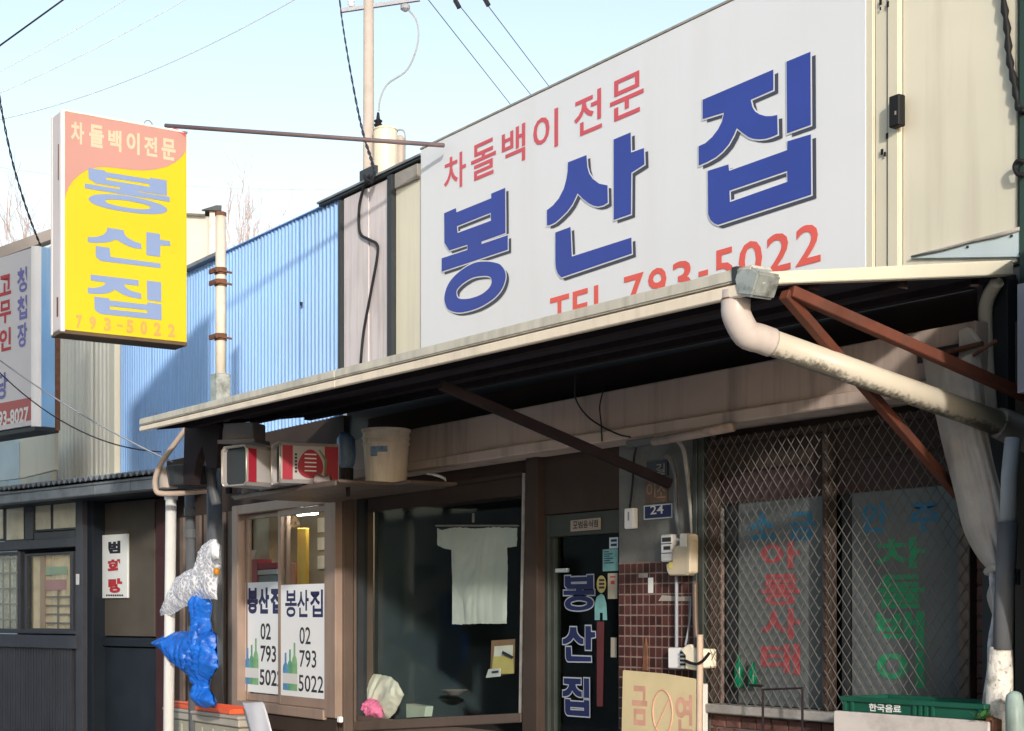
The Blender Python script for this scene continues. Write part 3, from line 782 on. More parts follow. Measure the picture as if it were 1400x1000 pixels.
mb = MB(); mb.tube([endp - dd * 0.01, endp + dd * 0.03, e4], [0.058, 0.062, 0.062], 20); mb.build('coupling', m_rubber, dpipe, smooth=True)

# ================================================================== PROJECTING SIGN BOX AND ITS POST
uB, YP = -9.5, 4.15
post = thing('sign_post', 'pale rusty round post standing on the awning beside the yellow sign', 'post', (uB, YP, 2.9))
mb = MB(); hp1 = H(301, 292, YP); mb.tube([(uB, YP, 2.86), (uB, YP, hp1)], 0.034, 14); mb.build('pole', m_post, post, smooth=True)
mb = MB(); mb.tube([(uB, YP, hp1 - 0.02), (uB, YP, hp1 + 0.004)], 0.038, 14); mb.build('cap', m_rust, post)
mb = MB(); hb_ = H(300, 512, YP); mb.box(uB - 0.05, uB + 0.05, YP - 0.05, YP + 0.05, 2.86, hb_); mb.build('base_socket', m_zinc, post, 0.006)
for y in (372, 388, 462):
    hh = H(300, y, YP)
    mb = MB(); mb.tube([(uB, YP, hh - 0.022), (uB, YP, hh + 0.022)], 0.041, 12); mb.bar((uB - 0.06, YP - 0.05, hh), (uB + 0.05, YP - 0.045, hh), 0.014, 0.03); mb.bar((uB + 0.042, YP - 0.06, hh), (uB + 0.042, YP + 0.06, hh - 0.01), 0.012)
    mb.build('clamp', m_rust, post)
F2 = Fr((uB, 0), (0, 1))
y0b, y1b = F2.at(84, 0)[0], F2.at(256, 0)[0]
hb0_, hb1_ = F2.at(84, 453)[1], F2.at(84, 150)[1]
box = thing('projecting_sign', 'tall yellow and faded red double sided sign box hung from the post', 'sign', (uB - 0.1, (y0b + y1b) / 2, hb0_))
TH = 0.195
mb = MB(F2); mb.box(y0b, y1b, 0.004, TH, hb0_ + 0.012, hb1_); mb.build('case', m_boxside, box, 0.006)
mb = MB(F2); mb.box(y0b, y1b, 0.0, TH + 0.003, hb0_ - 0.012, hb0_ + 0.011); mb.build('bottom_tray', m_brownunder, box, 0.003)
for a in (0.0, TH - 0.022):
    mb = MB(F2); mb.box(y0b - 0.004, y0b + 0.022, a - 0.003, a + 0.024, hb0_, hb1_ + 0.004); mb.build('edge_bead', M('bead_paint', (0.76, 0.70, 0.68), 0.4, 0.05), box, 0.003)
mb = MB(F2); mb.box(y0b + 0.02, y1b + 0.003, -0.003, 0.012, hb1_ - 0.006, hb1_ + 0.006); mb.build('edge_bead', m_white, box, 0.002)
mb = MB(F2); mb.box(y0b - 0.003, y0b - 0.0005, 0.05, 0.06, hb1_ - 0.42, hb1_ - 0.2); mb.box(y0b - 0.003, y0b - 0.0005, 0.06, 0.085, hb0_ + 0.1, hb0_ + 0.22); mb.build('scratch', m_rust, box)
mb = MB(F2); mb.box(y0b + 0.01, y1b - 0.004, 0.001, 0.0035, hb0_ + 0.012, hb1_ - 0.006); mb.build('yellow_face', m_boxyellow, box)
wv = [F2.at(60 + x / 5, 140 + y / 5) for x, y in [(142, 660), (150, 630), (170, 580), (200, 535), (250, 490), (300, 460), (360, 445), (420, 443), (500, 450), (600, 463), (680, 467), (760, 460), (840, 440), (900, 410), (945, 370), (970, 335)]]
top = [(y1b - 0.006, hb1_ - 0.008), (y0b + 0.022, hb1_ - 0.008)]
ptsw = [(min(max(u, y0b + 0.022), y1b - 0.006), h) for u, h in wv]
v_, f_2 = _fill([ptsw + top])
mb = MB(F2); fitted((v_, f_2), min(p[0] for p in ptsw + top), max(p[0] for p in ptsw + top), min(p[1] for p in ptsw + top), max(p[1] for p in ptsw + top), -0.0005, mb); mb.build('red_field', m_boxpink, box)
cr = [F2.at(60 + x / 5, 140 + y / 5) for x, y in [(868, 172), (900, 196), (940, 215), (968, 240), (966, 205), (900, 180)]]
mb = MB(F2); mb.add([(u, -0.0012, h) for u, h in cr], [tuple(range(5, -1, -1))]); mb.build('unfaded_corner', m_boxred, box)
def zz(x, y): return (60 + x / 5, 140 + y / 5)
for ch, x0, x1, y0, y1 in (('차', 185, 275, 125, 295), ('돌', 310, 410, 145, 320), ('백', 440, 530, 180, 345), ('이', 565, 655, 195, 365), ('전', 685, 775, 225, 380), ('문', 805, 900, 240, 405)):
    a = zz(x0, y0); b = zz(x1, y1)
    lrect(ch, a[0], b[0], a[1] + 2, b[1] - 2, -0.0015, m_boxcream, box, F2, weight=0.035)
bx = lambda x0, x1, y0, y1: prect(F2, *[60 + x0 / 5, 60 + x1 / 5], 140 + y0 / 5, 140 + y1 / 5, -0.0015)
heavy('bong', *bx(280, 860, 490, 750), -0.0015, m_boxblue, box, F2)
heavy('san', *bx(300, 865, 870, 1110), -0.0015, m_boxblue, box, F2)
heavy('jip', *bx(300, 805, 1200, 1465), -0.0015, m_boxblue, box, F2)
for ch, xa, xb in (('7', 220, 262), ('9', 312, 356), ('3', 412, 458), ('-', 500, 540), ('5', 565, 612), ('0', 660, 706), ('2', 752, 800), ('2', 850, 896)):
    ym = 1455 + (xa - 220) * 0.095
    y0, y1 = (ym, ym + 90) if ch != '-' else (ym + 38, ym + 52)
    lrect(ch, 60 + xa / 5, 60 + xb / 5, 140 + y0 / 5, 140 + y1 / 5, -0.0015, m_boxorange, box, F2, weight=0.04)
mb = MB(F2); rg = [(0.52 * (y0b + y1b) + 0.03 + 0.028 * math.cos(a), 0.06, hb1_ + 0.022 + 0.03 * math.sin(a)) for a in [i * math.pi / 6 for i in range(13)]]
mb.tube([F2.w(*p) - Vector((0, 0, 0)) for p in rg], 0.004, 6) if False else None
ring = MB(); ring.tube([F2.w(*p) for p in rg], 0.004, 6); ring.build('lifting_ring', m_wire, box)
# stay bar from the sign box to the signboard
s0 = at(226, 172, 3.8); s1 = at(607, 199, W - 0.09)
stay = MB(); stay.tube([s0, s1], 0.014, 8)
tag(stay.build('stay_bar', M('weathered_bar', (0.16, 0.12, 0.13), 0.5, 0.2), smooth=True), 'thin grey steel bar bracing the yellow sign box to the white signboard', 'stay bar')

# ================================================================== CORRUGATED FACADE NEXT DOOR
def corr(mb, u0, u1, y, amp, pitch, h0, h1, off=0.0):
    prof = [(0, 0), (0.28, 0), (0.42, 1), (0.78, 1), (0.92, 0)]
    us = []
    n = int((u1 - u0) / pitch) + 2
    for i in range(n):
        for a, b in prof:
            u = u0 + (i + a) * pitch
            if u <= u1: us.append((u, y - amp * b))
    k = len(us)
    rows = 4
    vs = []; fs = []
    for r in range(rows + 1):
        for u, yy in us: vs.append((u, yy + 0.0015 * mnoise.noise((u * 3, r * 1.7, off)), h0 + (h1 - h0) * r / rows))
    for r in range(rows):
        for i in range(k - 1): fs.append((r * k + i, r * k + i + 1, (r + 1) * k + i + 1, (r + 1) * k + i))
    return mb.add(vs, fs)
cb0 = U(72, W)
shed = thing('corrugated_building', 'building clad in blue and cream corrugated sheets next to the restaurant', 'building', ((cb0 + uC0) / 2, W, 0))
hC = H(390, 307, W)
mb = MB(); mb.box(cb0 - 3.0, U(230, W) - 0.11, W + 0.05, W + 5, 0.06, hC - 0.05); mb.box(U(230, W) - 0.1, uC0 - 0.004, W + 0.05, W + 5, 2.96, hC - 0.05); mb.build('body', m_bluepale, shed)
def sheets(x0, x1, n, h0, h1, mat, pitch):
    a, b = U(x0, W), U(x1, W)
    w_ = (b - a) / n
    for i in range(n):
        mb = MB(); corr(mb, a + i * w_, a + (i + 1) * w_ + 0.03, W + 0.02 - 0.003 * (i % 2), 0.014, pitch, h0, h1, i * 7.3)
        mb.build('corrugated_sheet', mat, shed)
sheets(306, 464.5, 3, 2.96, hC, m_bluesheet, 0.058)
sheets(162.5, 306, 3, 2.3, H(270, 366, W), m_bluesheet, 0.058)
mb = MB(); mb.box(U(154, W), U(161.5, W), W - 0.035, W + 0.03, 2.3, H(158, 455, W) + 0.8); mb.build('corner_trim', m_creamtrim, shed, 0.004)
sheets(76, 153.5, 3, 2.2, H(110, 320, W), m_creamsheet, 0.105)
mb = MB(); mb.box(U(30, W), U(75.5, W), W - 0.03, W + 0.03, 2.2, H(60, 345, W)); mb.build('pale_panel', m_cream, shed, 0.004)
mb = MB(); mb.box(U(255, W), U(306, W), W - 0.05, W + 0.02, H(270, 366, W) + 0.002, H(270, 361, W)); mb.build('edge_flashing', m_roofgrey, shed)
mb = MB(); mb.box(U(306, W), U(466, W), W - 0.012, W + 0.2, hC + 0.001, hC + 0.008); mb.build('edge_flashing', m_bluesheet, shed)
mb = MB(); mb.lathe((U(414, W), W - 0.012, H(414, 416, W)), [(0.01, -0.012), (0.012, 0.012)], 8); mb.build('sheet_bolt', m_black, shed)

# house with pale gable behind
far = thing('pale_house', 'pale house whose blank side wall rises behind the blue corrugated sheets', 'house', atz(290, 500, 24) * 1)
far.location.z = 0
_d = ray(303, 0); F3 = Fr((atz(300, 0, 24).x, atz(300, 0, 24).y), (_d.y, -_d.x))
u0, h1 = F3.at(235, 294); u1, _ = F3.at(303, 300)
mb = MB(F3); mb.box(u0 - 1.5, u1, 0, 4, 0, h1); mb.build('wall', m_palewall, far)
mb = MB(F3); mb.box(u0 - 1.6, u1 - 0.25, -0.15, 4.1, h1 + 0.002, h1 + 0.05); mb.build('roof', M('pale_roof', (0.6, 0.58, 0.55), 0.6), far)
mb = MB(F3); mb.box(u1 - 0.18, u1 - 0.02, -0.12, -0.002, 0, h1 + 0.12); mb.build('corner_post', m_post, far)
mb = MB(F3); mb.hexa([(u1 - 0.30, -0.2, h1 + 0.051), (u1 - 0.0, -0.2, h1 + 0.051), (u1 - 0.0, 0.2, h1 + 0.051), (u1 - 0.30, 0.2, h1 + 0.051), (u1 - 0.08, -0.2, h1 + 0.13), (u1 - 0.0, -0.2, h1 + 0.13), (u1 - 0.0, 0.2, h1 + 0.13), (u1 - 0.08, 0.2, h1 + 0.13)]); mb.build('gable_cap', m_darktrim, far)
# ================================================================== CHARCOAL HOUSE ON THE LEFT
O1 = atz(230, 840, 12.9)
F1 = Fr((O1.x, O1.y), (0.9784, 0.2068))
def f1h(px, py, y=0): return F1.at(px, py, y)[1]
house = thing('charcoal_house', 'low charcoal timber house with pale cream windows and a recessed door under a grey eave', 'house', F1.w(-0.8, 0, 0))
ge0, ge1 = F1.at(-60, 0, -0.42)[0], F1.at(214, 0, -0.42)[0]
hge = f1h(100, 662, -0.42); hgb = f1h(100, 679.5, -0.42)
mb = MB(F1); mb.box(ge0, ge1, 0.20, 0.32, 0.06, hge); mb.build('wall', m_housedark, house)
segs_ = [ge0, F1.at(28, 0, -0.42)[0], F1.at(82, 0, -0.42)[0], F1.at(130, 0, -0.42)[0], F1.at(178, 0, -0.42)[0], ge1]
for a, b in zip(segs_, segs_[1:]):
    mb = MB(F1); mb.box(a + 0.003, b - 0.003, -0.42, -0.30, hgb, hge - 0.03); mb.box(a + 0.003, b - 0.003, -0.428, -0.30, hge - 0.028, hge - 0.006); mb.build('gutter', m_roofgrey, house, 0.006)
mb = MB(F1); mb.box(ge0, ge1, -0.29, 0.2, hgb + 0.01, hgb + 0.03); mb.build('soffit', m_housedark, house)
mb = MB(F1)
pitch = 0.085; n = int((ge1 - ge0) / pitch * 6); vs = []; fs = []
for i in range(n + 1):
    u = ge0 + i * pitch / 6; wv_ = 0.019 * math.sin(2 * math.pi * i / 6)
    for y, dh in ((-0.47, 0.0), (-0.47, 0.007), (0.3, 0.10), (0.9, 0.16)): vs.append((u, y, hge + 0.018 + wv_ + dh))
for i in range(n):
    for k in range(3): fs.append((i * 4 + k, i * 4 + 4 + k, i * 4 + 5 + k, i * 4 + 1 + k))
mb.add(vs, fs); mb.build('corrugated_roof', m_roofgrey, house)
# window wall
def f1box(name, x0, x1, y0, y1, ya, yb, mat, bev=0.003, parent=None):
    mb = MB(F1); pbox(mb, x0, x1, y0, y1, ya, yb); return mb.build(name, mat, parent or house, bev)
f1box('corner_post', 103, 112.5, 681, 1300, -0.02, 0.2, m_house)
f1box('rail', -60, 102.6, 740, 752, -0.02, 0.1, m_house)
f1box('head_rail', -60, 102.6, 676, 686, -0.012, 0.1, m_house)
f1box('sill', -60, 102.6, 868, 885, -0.05, 0.1, m_house)
f1box('lower_rail', -60, 102.6, 861, 866, -0.015, 0.1, m_house)
for x0, x1, y0, y1 in ((-30, 4, 690, 738), (9, 32, 690, 738), (48, 69, 690, 724), (73, 103, 686, 722)):
    w1 = f1box('transom_window', x0 - 3, x1 + 3, y0 - 4, y1 + 3, 0.03, 0.05, m_house)
    mb = MB(F1); pbox(mb, x0, x1, y0, y1, 0.022, 0.026); mb.build('reflection_blind', m_curtain, w1)  # pale backing whose brightness stands in for the reflection in the pane
    mb = MB(F1); pbox(mb, x0, x1, y0, y1, 0.008, 0.012); mb.build('pane', m_glasshouse, w1)
mb = MB(F1); pbox(mb, 34, 45, 686, 738, -0.005, 0.05); mb.build('mullion', m_house, house, 0.003)
f1box('transom_panel', 46.5, 102, 727, 738, 0.0, 0.05, m_house)
def reflection_curtain(mb, x0, x1, y0, y1, y):
    u0, u1, h0, h1 = prect(F1, x0, x1, y0, y1, y)
    n = 40; vs = []; fs = []
    for i in range(n + 1):
        t = i / n
        yy = y + 0.02 * math.sin(i * 1.9) + 0.01 * math.sin(i * 0.7)
        vs += [(u0 + (u1 - u0) * t, yy, h0), (u0 + (u1 - u0) * t, yy, h1)]
    for i in range(n): fs.append((2 * i, 2 * i + 2, 2 * i + 3, 2 * i + 1))
    mb.add(vs, fs)
m_pinkprint = M('pink_notice', (0.70, 0.42, 0.42), 0.7)
m_greenprint = M('green_notice', (0.5, 0.68, 0.5), 0.7)
m_lace = M('pale_lace', (0.75, 0.80, 0.76), 0.8, 0.25, 22)
for x0, x1, m_ in ((-28, 28, m_lace), (41, 99.5, m_curtain)):
    mb = MB(F1); u0, u1, h0, h1 = prect(F1, x0, x1, 756, 861, 0.03)
    mb.box(u0 - 0.05, u0, 0.0, 0.05, h0, h1); mb.box(u1, u1 + 0.05, 0.0, 0.05, h0, h1); mb.box(u0, u1, 0.0, 0.05, h1 - 0.02, h1); mb.box(u0, u1, 0.0, 0.05, h0 - 0.005, h0 + 0.01)
    w2 = mb.build('window', m_house, house, 0.003)
    mb = MB(F1); mb.box(u0, u1, 0.018, 0.023, h0 + 0.01, h1 - 0.02); mb.build('pane', m_glasshouse, w2)
    mb = MB(F1); reflection_curtain(mb, x0 + 0.5, x1 - 0.5, 757, 860, 0.075); mb.build('reflection_curtain', m_, w2)  # pale cloth colour also carries the bright street reflection of the pane
    if x0 < 0:
        mb = MB(F1)
        for k in range(5): mb.box(u0, u1, 0.03, 0.038, h0 + (h1 - h0) * (k + .6) / 5, h0 + (h1 - h0) * (k + .6) / 5 + 0.016)
        for k in range(6): mb.box(u0 + (u1 - u0) * (k + .4) / 6, u0 + (u1 - u0) * (k + .4) / 6 + 0.014, 0.028, 0.04, h0, h1)
        mb.build('glazing_bar', m_palewall, w2)
    else:
        mb = MB(F1); pbox(mb, 55, 61, 758, 861, 0.04, 0.055); mb.build('inner_post', M('pale_wood', (0.62, 0.46, 0.34), 0.6), w2)
        mb = MB(F1); pbox(mb, 62, 92, 775, 786, 0.05, 0.053); mb.build('notice', m_greenprint, w2)
        mb = MB(F1); pbox(mb, 62, 90, 793, 807, 0.05, 0.053); mb.build('notice', m_pinkprint, w2)
        mb = MB(F1)
        for k in range(4): pbox(mb, 62, 99, 815 + k * 12, 817.5 + k * 12, 0.045, 0.055)
        pbox(mb, 78, 79.5, 808, 860, 0.045, 0.056); mb.build('glazing_bar', M('grey_bar', (0.35, 0.34, 0.31), 0.6), w2)
f1box('window_latch', 103.5, 107.5, 785, 800, -0.03, -0.021, m_white)
mb = MB(F1); a = F1.at(-60, 0)[0]; b = F1.at(102.6, 0)[0]
u = a; hs = f1h(50, 886)
while u < b - 0.03:
    mb.box(u, u + 0.036, -0.012, 0.02, 0.1, hs); u += 0.048
o = mb.build('board_siding', m_house, house); tag(o, None, None, kind='stuff')
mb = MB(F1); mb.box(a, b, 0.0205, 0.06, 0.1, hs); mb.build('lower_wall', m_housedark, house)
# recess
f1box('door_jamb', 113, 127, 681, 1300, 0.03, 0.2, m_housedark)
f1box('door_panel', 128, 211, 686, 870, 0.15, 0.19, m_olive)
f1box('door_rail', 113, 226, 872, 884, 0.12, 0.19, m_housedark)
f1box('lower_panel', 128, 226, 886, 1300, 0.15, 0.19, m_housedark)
f1box('red_jamb', 213, 226, 682, 1300, 0.08, 0.2, M('dark_red_jamb', (0.05, 0.02, 0.022), 0.6))
plate = thing('name_plate', 'tall white name plate with black and red characters on the dark recessed door', 'sign', F1.w(*[F1.at(157, 820, 0.13)[0], 0.13, F1.at(157, 820, 0.13)[1]]))
mb = MB(F1); pbox(mb, 139, 174, 731, 818, 0.125, 0.147); mb.build('board', M('plate_white', (0.72, 0.74, 0.72), 0.5, 0.04), plate, 0.003)
lrect('범', 148, 164.5, 740, 757, 0.123, m_blackprint, plate, F1, 0.06)
lrect('화', 147, 167, 765, 784, 0.123, m_redprint, plate, F1, 0.06)
lrect('랑', 148, 167, 791, 811, 0.123, m_redprint, plate, F1, 0.06)
mb = MB(F1)
for x0 in range(145, 168, 3): pbox(mb, x0, x0 + 2, 813, 815.5, 0.122, 0.1235)
mb.build('small_print', m_blackprint, plate)

# white sign box on the house front
ys = -0.75
su1, shT = F1.at(48, 345, ys); su0 = F1.at(-70, 345, ys)[0]
shB = F1.at(24, 585, ys)[1]; shT = F1.at(24, 345, ys)[1]
lo, hi = ys, ys + 3
for _ in range(40):
    mid = (lo + hi) / 2
    if F1.at(73, 400, mid)[0] < su1: hi = mid
    else: lo = mid
    if F1.at(73, 400, ys + 0.01)[0] > F1.at(73, 400, ys + 1)[0]: pass
yd = min(max(mid, ys + 0.2), ys + 0.6)
ws = thing('shop_sign_box', 'white sign box with red and blue vertical print and a red phone band', 'sign', F1.w((su0 + su1) / 2, ys + 0.2, shB))
mb = MB(F1); mb.box(su0, su1 - 0.06, ys, yd, shB, shT); mb.build('case', M('lilac_white', (0.60, 0.57, 0.60), 0.4, 0.03), ws, 0.004)
cv = []
for i in range(7):
    a = math.pi / 2 * i / 6
    cv.append((su1 - 0.058 + 0.06 * math.sin(a), ys - 0.004 + 0.06 * (1 - math.cos(a))))
mb = MB(F1)
vs = [(u, y, shB - 0.01) for u, y in cv] + [(u, y, shT + 0.01) for u, y in cv]; k = len(cv)
mb.add(vs, [(i, i + 1, i + 1 + k, i + k) for i in range(k - 1)]); mb.build('rounded_edge', m_white, ws, smooth=True)
mb = MB(F1); mb.box(su1 - 0.03, su1 + 0.002, ys + 0.057, yd + 0.01, shB - 0.01, shT + 0.01); mb.build('side_panel', M('blue_side', (0.25, 0.47, 0.75), 0.4, 0.08, 3, (0.75, 0.78, 0.8), 0.5, True, 4, 0.5), ws, 0.004)
mb = MB(F1); mb.box(su0, su1, ys - 0.002, yd + 0.02, shB - 0.05, shB - 0.011); mb.build('bottom_tray', m_darktrim, ws, 0.004)
mb = MB(F1); mb.box(su1 + 0.003, su1 + 0.02, yd - 0.02, yd + 0.02, shB - 0.03, shT); mb.build('back_edge', m_rust, ws)
mb = MB(F1); pbox(mb, -70, 44, 554, 584, ys - 0.002, ys - 0.0005); mb.build('red_band', M('brick_red_film', (0.42, 0.09, 0.09), 0.4, 0.06), ws)
for ch, y0, y1 in (('청', 366, 400), ('첩', 405, 437), ('장', 442, 475)): lrect(ch, 23.5, 37, y0, y1, ys - 0.003, M('violet_print', (0.16, 0.16, 0.42), 0.5) if ch == '청' else bpy.data.materials['violet_print'], ws, F1, 0.03)
for ch, y0, y1 in (('고', 376, 404), ('무', 411, 442), ('인', 449, 480)): lrect(ch, -1, 15, y0, y1, ys - 0.003, m_redprint, ws, F1, 0.03)
lrect('당', -5, 10, 510, 546, ys - 0.003, bpy.data.materials['violet_print'], ws, F1, 0.03)
lrect('793-8027', -8, 39, 560, 581, ys - 0.003, m_paper, ws, F1, 0.03)
# roof and pale wall patches further left
mb = MB(F1); u0, u1, h0, h1 = prect(F1, -70, 26, 612, 660, 0.35); mb.box(u0, u1, 0.35, 0.4, h0, h1)
lw = tag(mb.build('low_white_wall', m_bluepale), 'pale blue-white low wall above the grey eave at the edge', 'wall')
mb = MB(F1); pquad(mb, [(26, 655), (75, 643), (75, 585), (26, 603)], 0.36, 0.40)
tag(mb.build('cream_board', m_cream, bev=0.004), 'square cream board standing above the eave below the white sign box', 'board')
rf = thing('brown_roof', 'grey brown roof edge behind the white sign box at the picture edge', 'roof', atz(30, 840, 17))
rf.location.z = 3.5
mb = MB(); r0 = atz(-40, 352, 17); r1 = atz(72, 312, 17.5)
mb.hexa([tuple(r0 + Vector((0, 0, -0.12))), tuple(r1 + Vector((0, 0, -0.12))), tuple(r1 + Vector((-1, 2, 0.2))), tuple(r0 + Vector((-1, 2, 0.2))), tuple(r0), tuple(r1), tuple(r1 + Vector((-1, 2, 0.32))), tuple(r0 + Vector((-1, 2, 0.32)))]); mb.build('roof_edge', M('brown_roof_sheet', (0.30, 0.26, 0.24), 0.7, 0.1), rf)
mb = MB(); mb.hexa([(r0.x, r0.y + .1, 2), (r1.x, r1.y + .1, 2), (r1.x - 1, r1.y + 2, 2), (r0.x - 1, r0.y + 2, 2)] + [(r0.x, r0.y + .1, r0.z - .125), (r1.x, r1.y + .1, r1.z - .125), (r1.x - 1, r1.y + 2, r1.z - .0), (r0.x - 1, r0.y + 2, r0.z - .0)]); mb.build('gable_wall', m_bluepale, rf)

# ================================================================== UNDER THE AWNING, LEFT END
Yl = 4.15
ledge = thing('ledge_shelf', 'dark shelf board above the poster windows carrying cans and a bucket', 'shelf', (U(400, Yl), 4.6, 2.3))
hl = H(420, 662, Yl)
mb = MB(); mb.box(U(316, Yl), U(464, Yl), Yl, 4.55, hl - 0.018, hl); mb.build('board', m_brownframe, ledge, 0.004)
mb = MB(); mb.box(U(316, Yl), U(464, Yl), 4.552, 4.86, hl - 0.018, hl); mb.build('board', m_brownframe, ledge, 0.004)
mb = MB(); mb.box(U(464, Yl) + 0.003, U(560, 4.5), 4.50, 4.82, hl - 0.018, hl); mb.build('board', m_brownframe, ledge, 0.004)
mb = MB(); mb.box(U(322, Yl), U(462, Yl), Yl - 0.016, Yl - 0.002, hl - 0.036, hl - 0.006); mb.build('front_lip', m_brownframe, ledge, 0.005)
random.seed(3)
m_rag = M('grimy_rag', (0.22, 0.18, 0.17), 0.9, 0.4, 12)
for i in range(5):
    px = 335 + i * 25
    p = at(px, 662, Yl + 0.03)
    mb = MB(); pts = crom([(p.x - .09, p.y, hl + 0.012), (p.x - .03, p.y + 0.02, hl + 0.03), (p.x + .04, p.y - 0.02, hl + 0.015), (p.x + .1, p.y + .03, hl + 0.012)], 4)
    mb.tube(pts, [0.012 + 0.02 * abs(math.sin(k * .9 + i)) for k in range(len(pts))], 7)
    tag(mb.build('rag', m_rag, smooth=True), ('grimy rag at the street end of the shelf, under the open tin can', 'grimy rag on the shelf under the side of the open tin can', 'grimy rag on the shelf under the dark end of the printed can', 'grimy rag on the shelf under the emblem of the printed can', 'grimy rag on the shelf nearest the pail')[i], 'rag', 'rags along the shelf edge')
def tin(px, py, z_, ang_open, label, printed):
    c = atz(px, py, z_)
    tocam = Vector((-c.x, -c.y)).normalized()
    left = Vector((-SU, -CU))
    left = (left - tocam * left.dot(tocam)).normalized()
    ax = tocam * math.cos(ang_open) + left * math.sin(ang_open)      # the open end
    fr = Fr((c.x, c.y), (-ax.x, -ax.y))
    # which side looks to the camera
    s_ = 1 if (Vector((0, 0)) - Vector((c.x, c.y))).dot(fr.ey) > 0 else -1
    t = thing('tin_can', label, 'can', (c.x, c.y, hl + 0.002), 'square tin cans lying on the shelf')
    b0 = hl + 0.002; w = 0.119; l = 0.175
    mb = MB(fr)
    r = 0.022
    def sq(u, k=1.0): return [(u, y * k, b0 + w + zc * k) for y, zc in [(w - r, -w), (w, -w + r), (w, w - r), (w - r, w), (-w + r, w), (-w, w - r), (-w, -w + r), (-w + r, -w)]]
    secs = [(-l, 1.0), (-l + 0.012, 1.0), (l - 0.02, 1.0), (l, 1.0)]
    vs = []
    for u, k in secs: vs += sq(u, k)
    vs += sq(-l + 0.004, 0.93) + sq(l - 0.04, 0.93)
    fs = []
    for i in range(3):
        for k in range(8): fs.append((i * 8 + k, i * 8 + (k + 1) % 8, i * 8 + 8 + (k + 1) % 8, i * 8 + 8 + k))
    fs.append(tuple(range(24, 32)))
    for k in range(8): fs.append((32 + k, 32 + (k + 1) % 8, (k + 1) % 8, k)); fs.append((40 + k, 40 + (k + 1) % 8, 32 + (k + 1) % 8, 32 + k))
    fs.append(tuple(range(40, 48)))
    mb.add(vs, fs); mb.build('body', M('tin_white', (0.36, 0.34, 0.34), 0.45, 0.1, 6) if 'tin_white' not in bpy.data.materials else bpy.data.materials['tin_white'], t)
    mb = MB(fr); mb.tube([fr.w(*p) for p in sq(-l, 1.0)] + [fr.w(*sq(-l, 1.0)[0])], 0.006, 6)
    mb.fr = FAC; rim = MB(); rim.tube([fr.w(*p) for p in sq(-l)] + [fr.w(*sq(-l)[0])], 0.005, 6); rim.build('rim', M('tin_rim', (0.45, 0.40, 0.32), 0.35, 0.15, 20, metal=0.6) if 'tin_rim' not in bpy.data.materials else bpy.data.materials['tin_rim'], t, smooth=True)
    mb = MB(fr); mb.add(sq(-l + 0.03, 0.925), [tuple(range(8))]); mb.build('dark_inside', m_darktrim, t)
    yy = s_ * (w + 0.0012)
    mr_ = M('tin_red', (0.30, 0.02, 0.038), 0.4, 0.08) if 'tin_red' not in bpy.data.materials else bpy.data.materials['tin_red']
    for a, b in ((-l + 0.014, -l + 0.075), (l - 0.085, l - 0.004)):
        mb = MB(fr); mb.box(a, b, min(yy, yy - s_ * .001), max(yy, yy - s_ * .001), b0 + 0.02, b0 + 2 * w - 0.02); mb.build('red_band', mr_, t)
    if printed:
        mb = MB(fr); pts = [(0.005 + 0.075 * math.cos(a) * (1.0 - .25 * math.sin(a)), yy + s_ * .0006, b0 + w - 0.005 + 0.085 * math.sin(a)) for a in [i * math.pi / 10 for i in range(20)]]
        mb.add(pts, [tuple(range(20))]); mb.build('emblem', mr_, t)
        mb = MB(fr)
        for k in range(5): mb.box(-0.03, 0.04, min(yy + s_ * .0008, yy + s_ * .0014), max(yy + s_ * .0008, yy + s_ * .0014), b0 + 0.07 + k * 0.024, b0 + 0.077 + k * 0.024)
        mb.build('small_print', m_paper, t)
        mb = MB(fr)
        for k in range(6): mb.box(-0.088, -0.075, min(yy + s_ * .0004, yy + s_ * .0012), max(yy + s_ * .0004, yy + s_ * .0012), b0 + 0.06 + k * 0.02, b0 + 0.073 + k * 0.02)
        mb.build('small_print', m_blackprint, t)
        mb = MB(fr); mb.add([(0.085, yy + s_ * .0007, b0 + .05), (0.095, yy + s_ * .0007, b0 + .05), (0.105, yy + s_ * .0007, b0 + 0.14), (0.06, yy + s_ * .0007, b0 + .2), (0.055, yy + s_ * .0007, b0 + .195), (0.09, yy + s_ * .0007, b0 + 0.135)], [(0, 1, 2, 3, 4, 5)])
        mb.build('leaf_print', M('leaf_green', (0.12, 0.16, 0.06), 0.5), t)
    return t
tin(352, 632, 9.45, math.radians(52), 'open tin can with its dark mouth facing the street, left of the printed can', False)
tin(417, 632, 9.25, math.radians(77), 'tin can with red bands and a red round emblem on its long side', True)
# pail
pc = atz(528, 655, 9.4)
pail = thing('paint_pail', 'dirty cream plastic pail with a ribbed rim standing on the shelf', 'bucket', (pc.x, pc.y, hl))
m_pail = M('pail_plastic', (0.80, 0.72, 0.62), 0.45, 0.08, 5, GRIME, 0.4, True, 6, 0.5)
mb = MB(); mb.lathe((pc.x, pc.y, hl + 0.001), [(0.118, 0), (0.122, 0.004), (0.138, 0.25), (0.146, 0.252), (0.146, 0.26), (0.139, 0.262), (0.140, 0.285), (0.148, 0.287), (0.148, 0.296), (0.141, 0.298), (0.142, 0.325), (0.150, 0.328), (0.150, 0.345), (0.143, 0.345), (0.125, 0.1)], 28); mb.build('body', m_pail, pail, smooth=False)
mb = MB()
for k in range(14):
    a = math.atan2(-pc.y, -pc.x) - 0.95 + k * 0.14
    mb.bar((pc.x + 0.1445 * math.cos(a), pc.y + 0.1445 * math.sin(a), hl + 0.264), (pc.x + 0.1445 * math.cos(a), pc.y + 0.1445 * math.sin(a), hl + 0.284), 0.006)
mb.build('rib', m_pail, pail)
mb = MB(); a0 = math.atan2(-pc.y, -pc.x) - 0.75
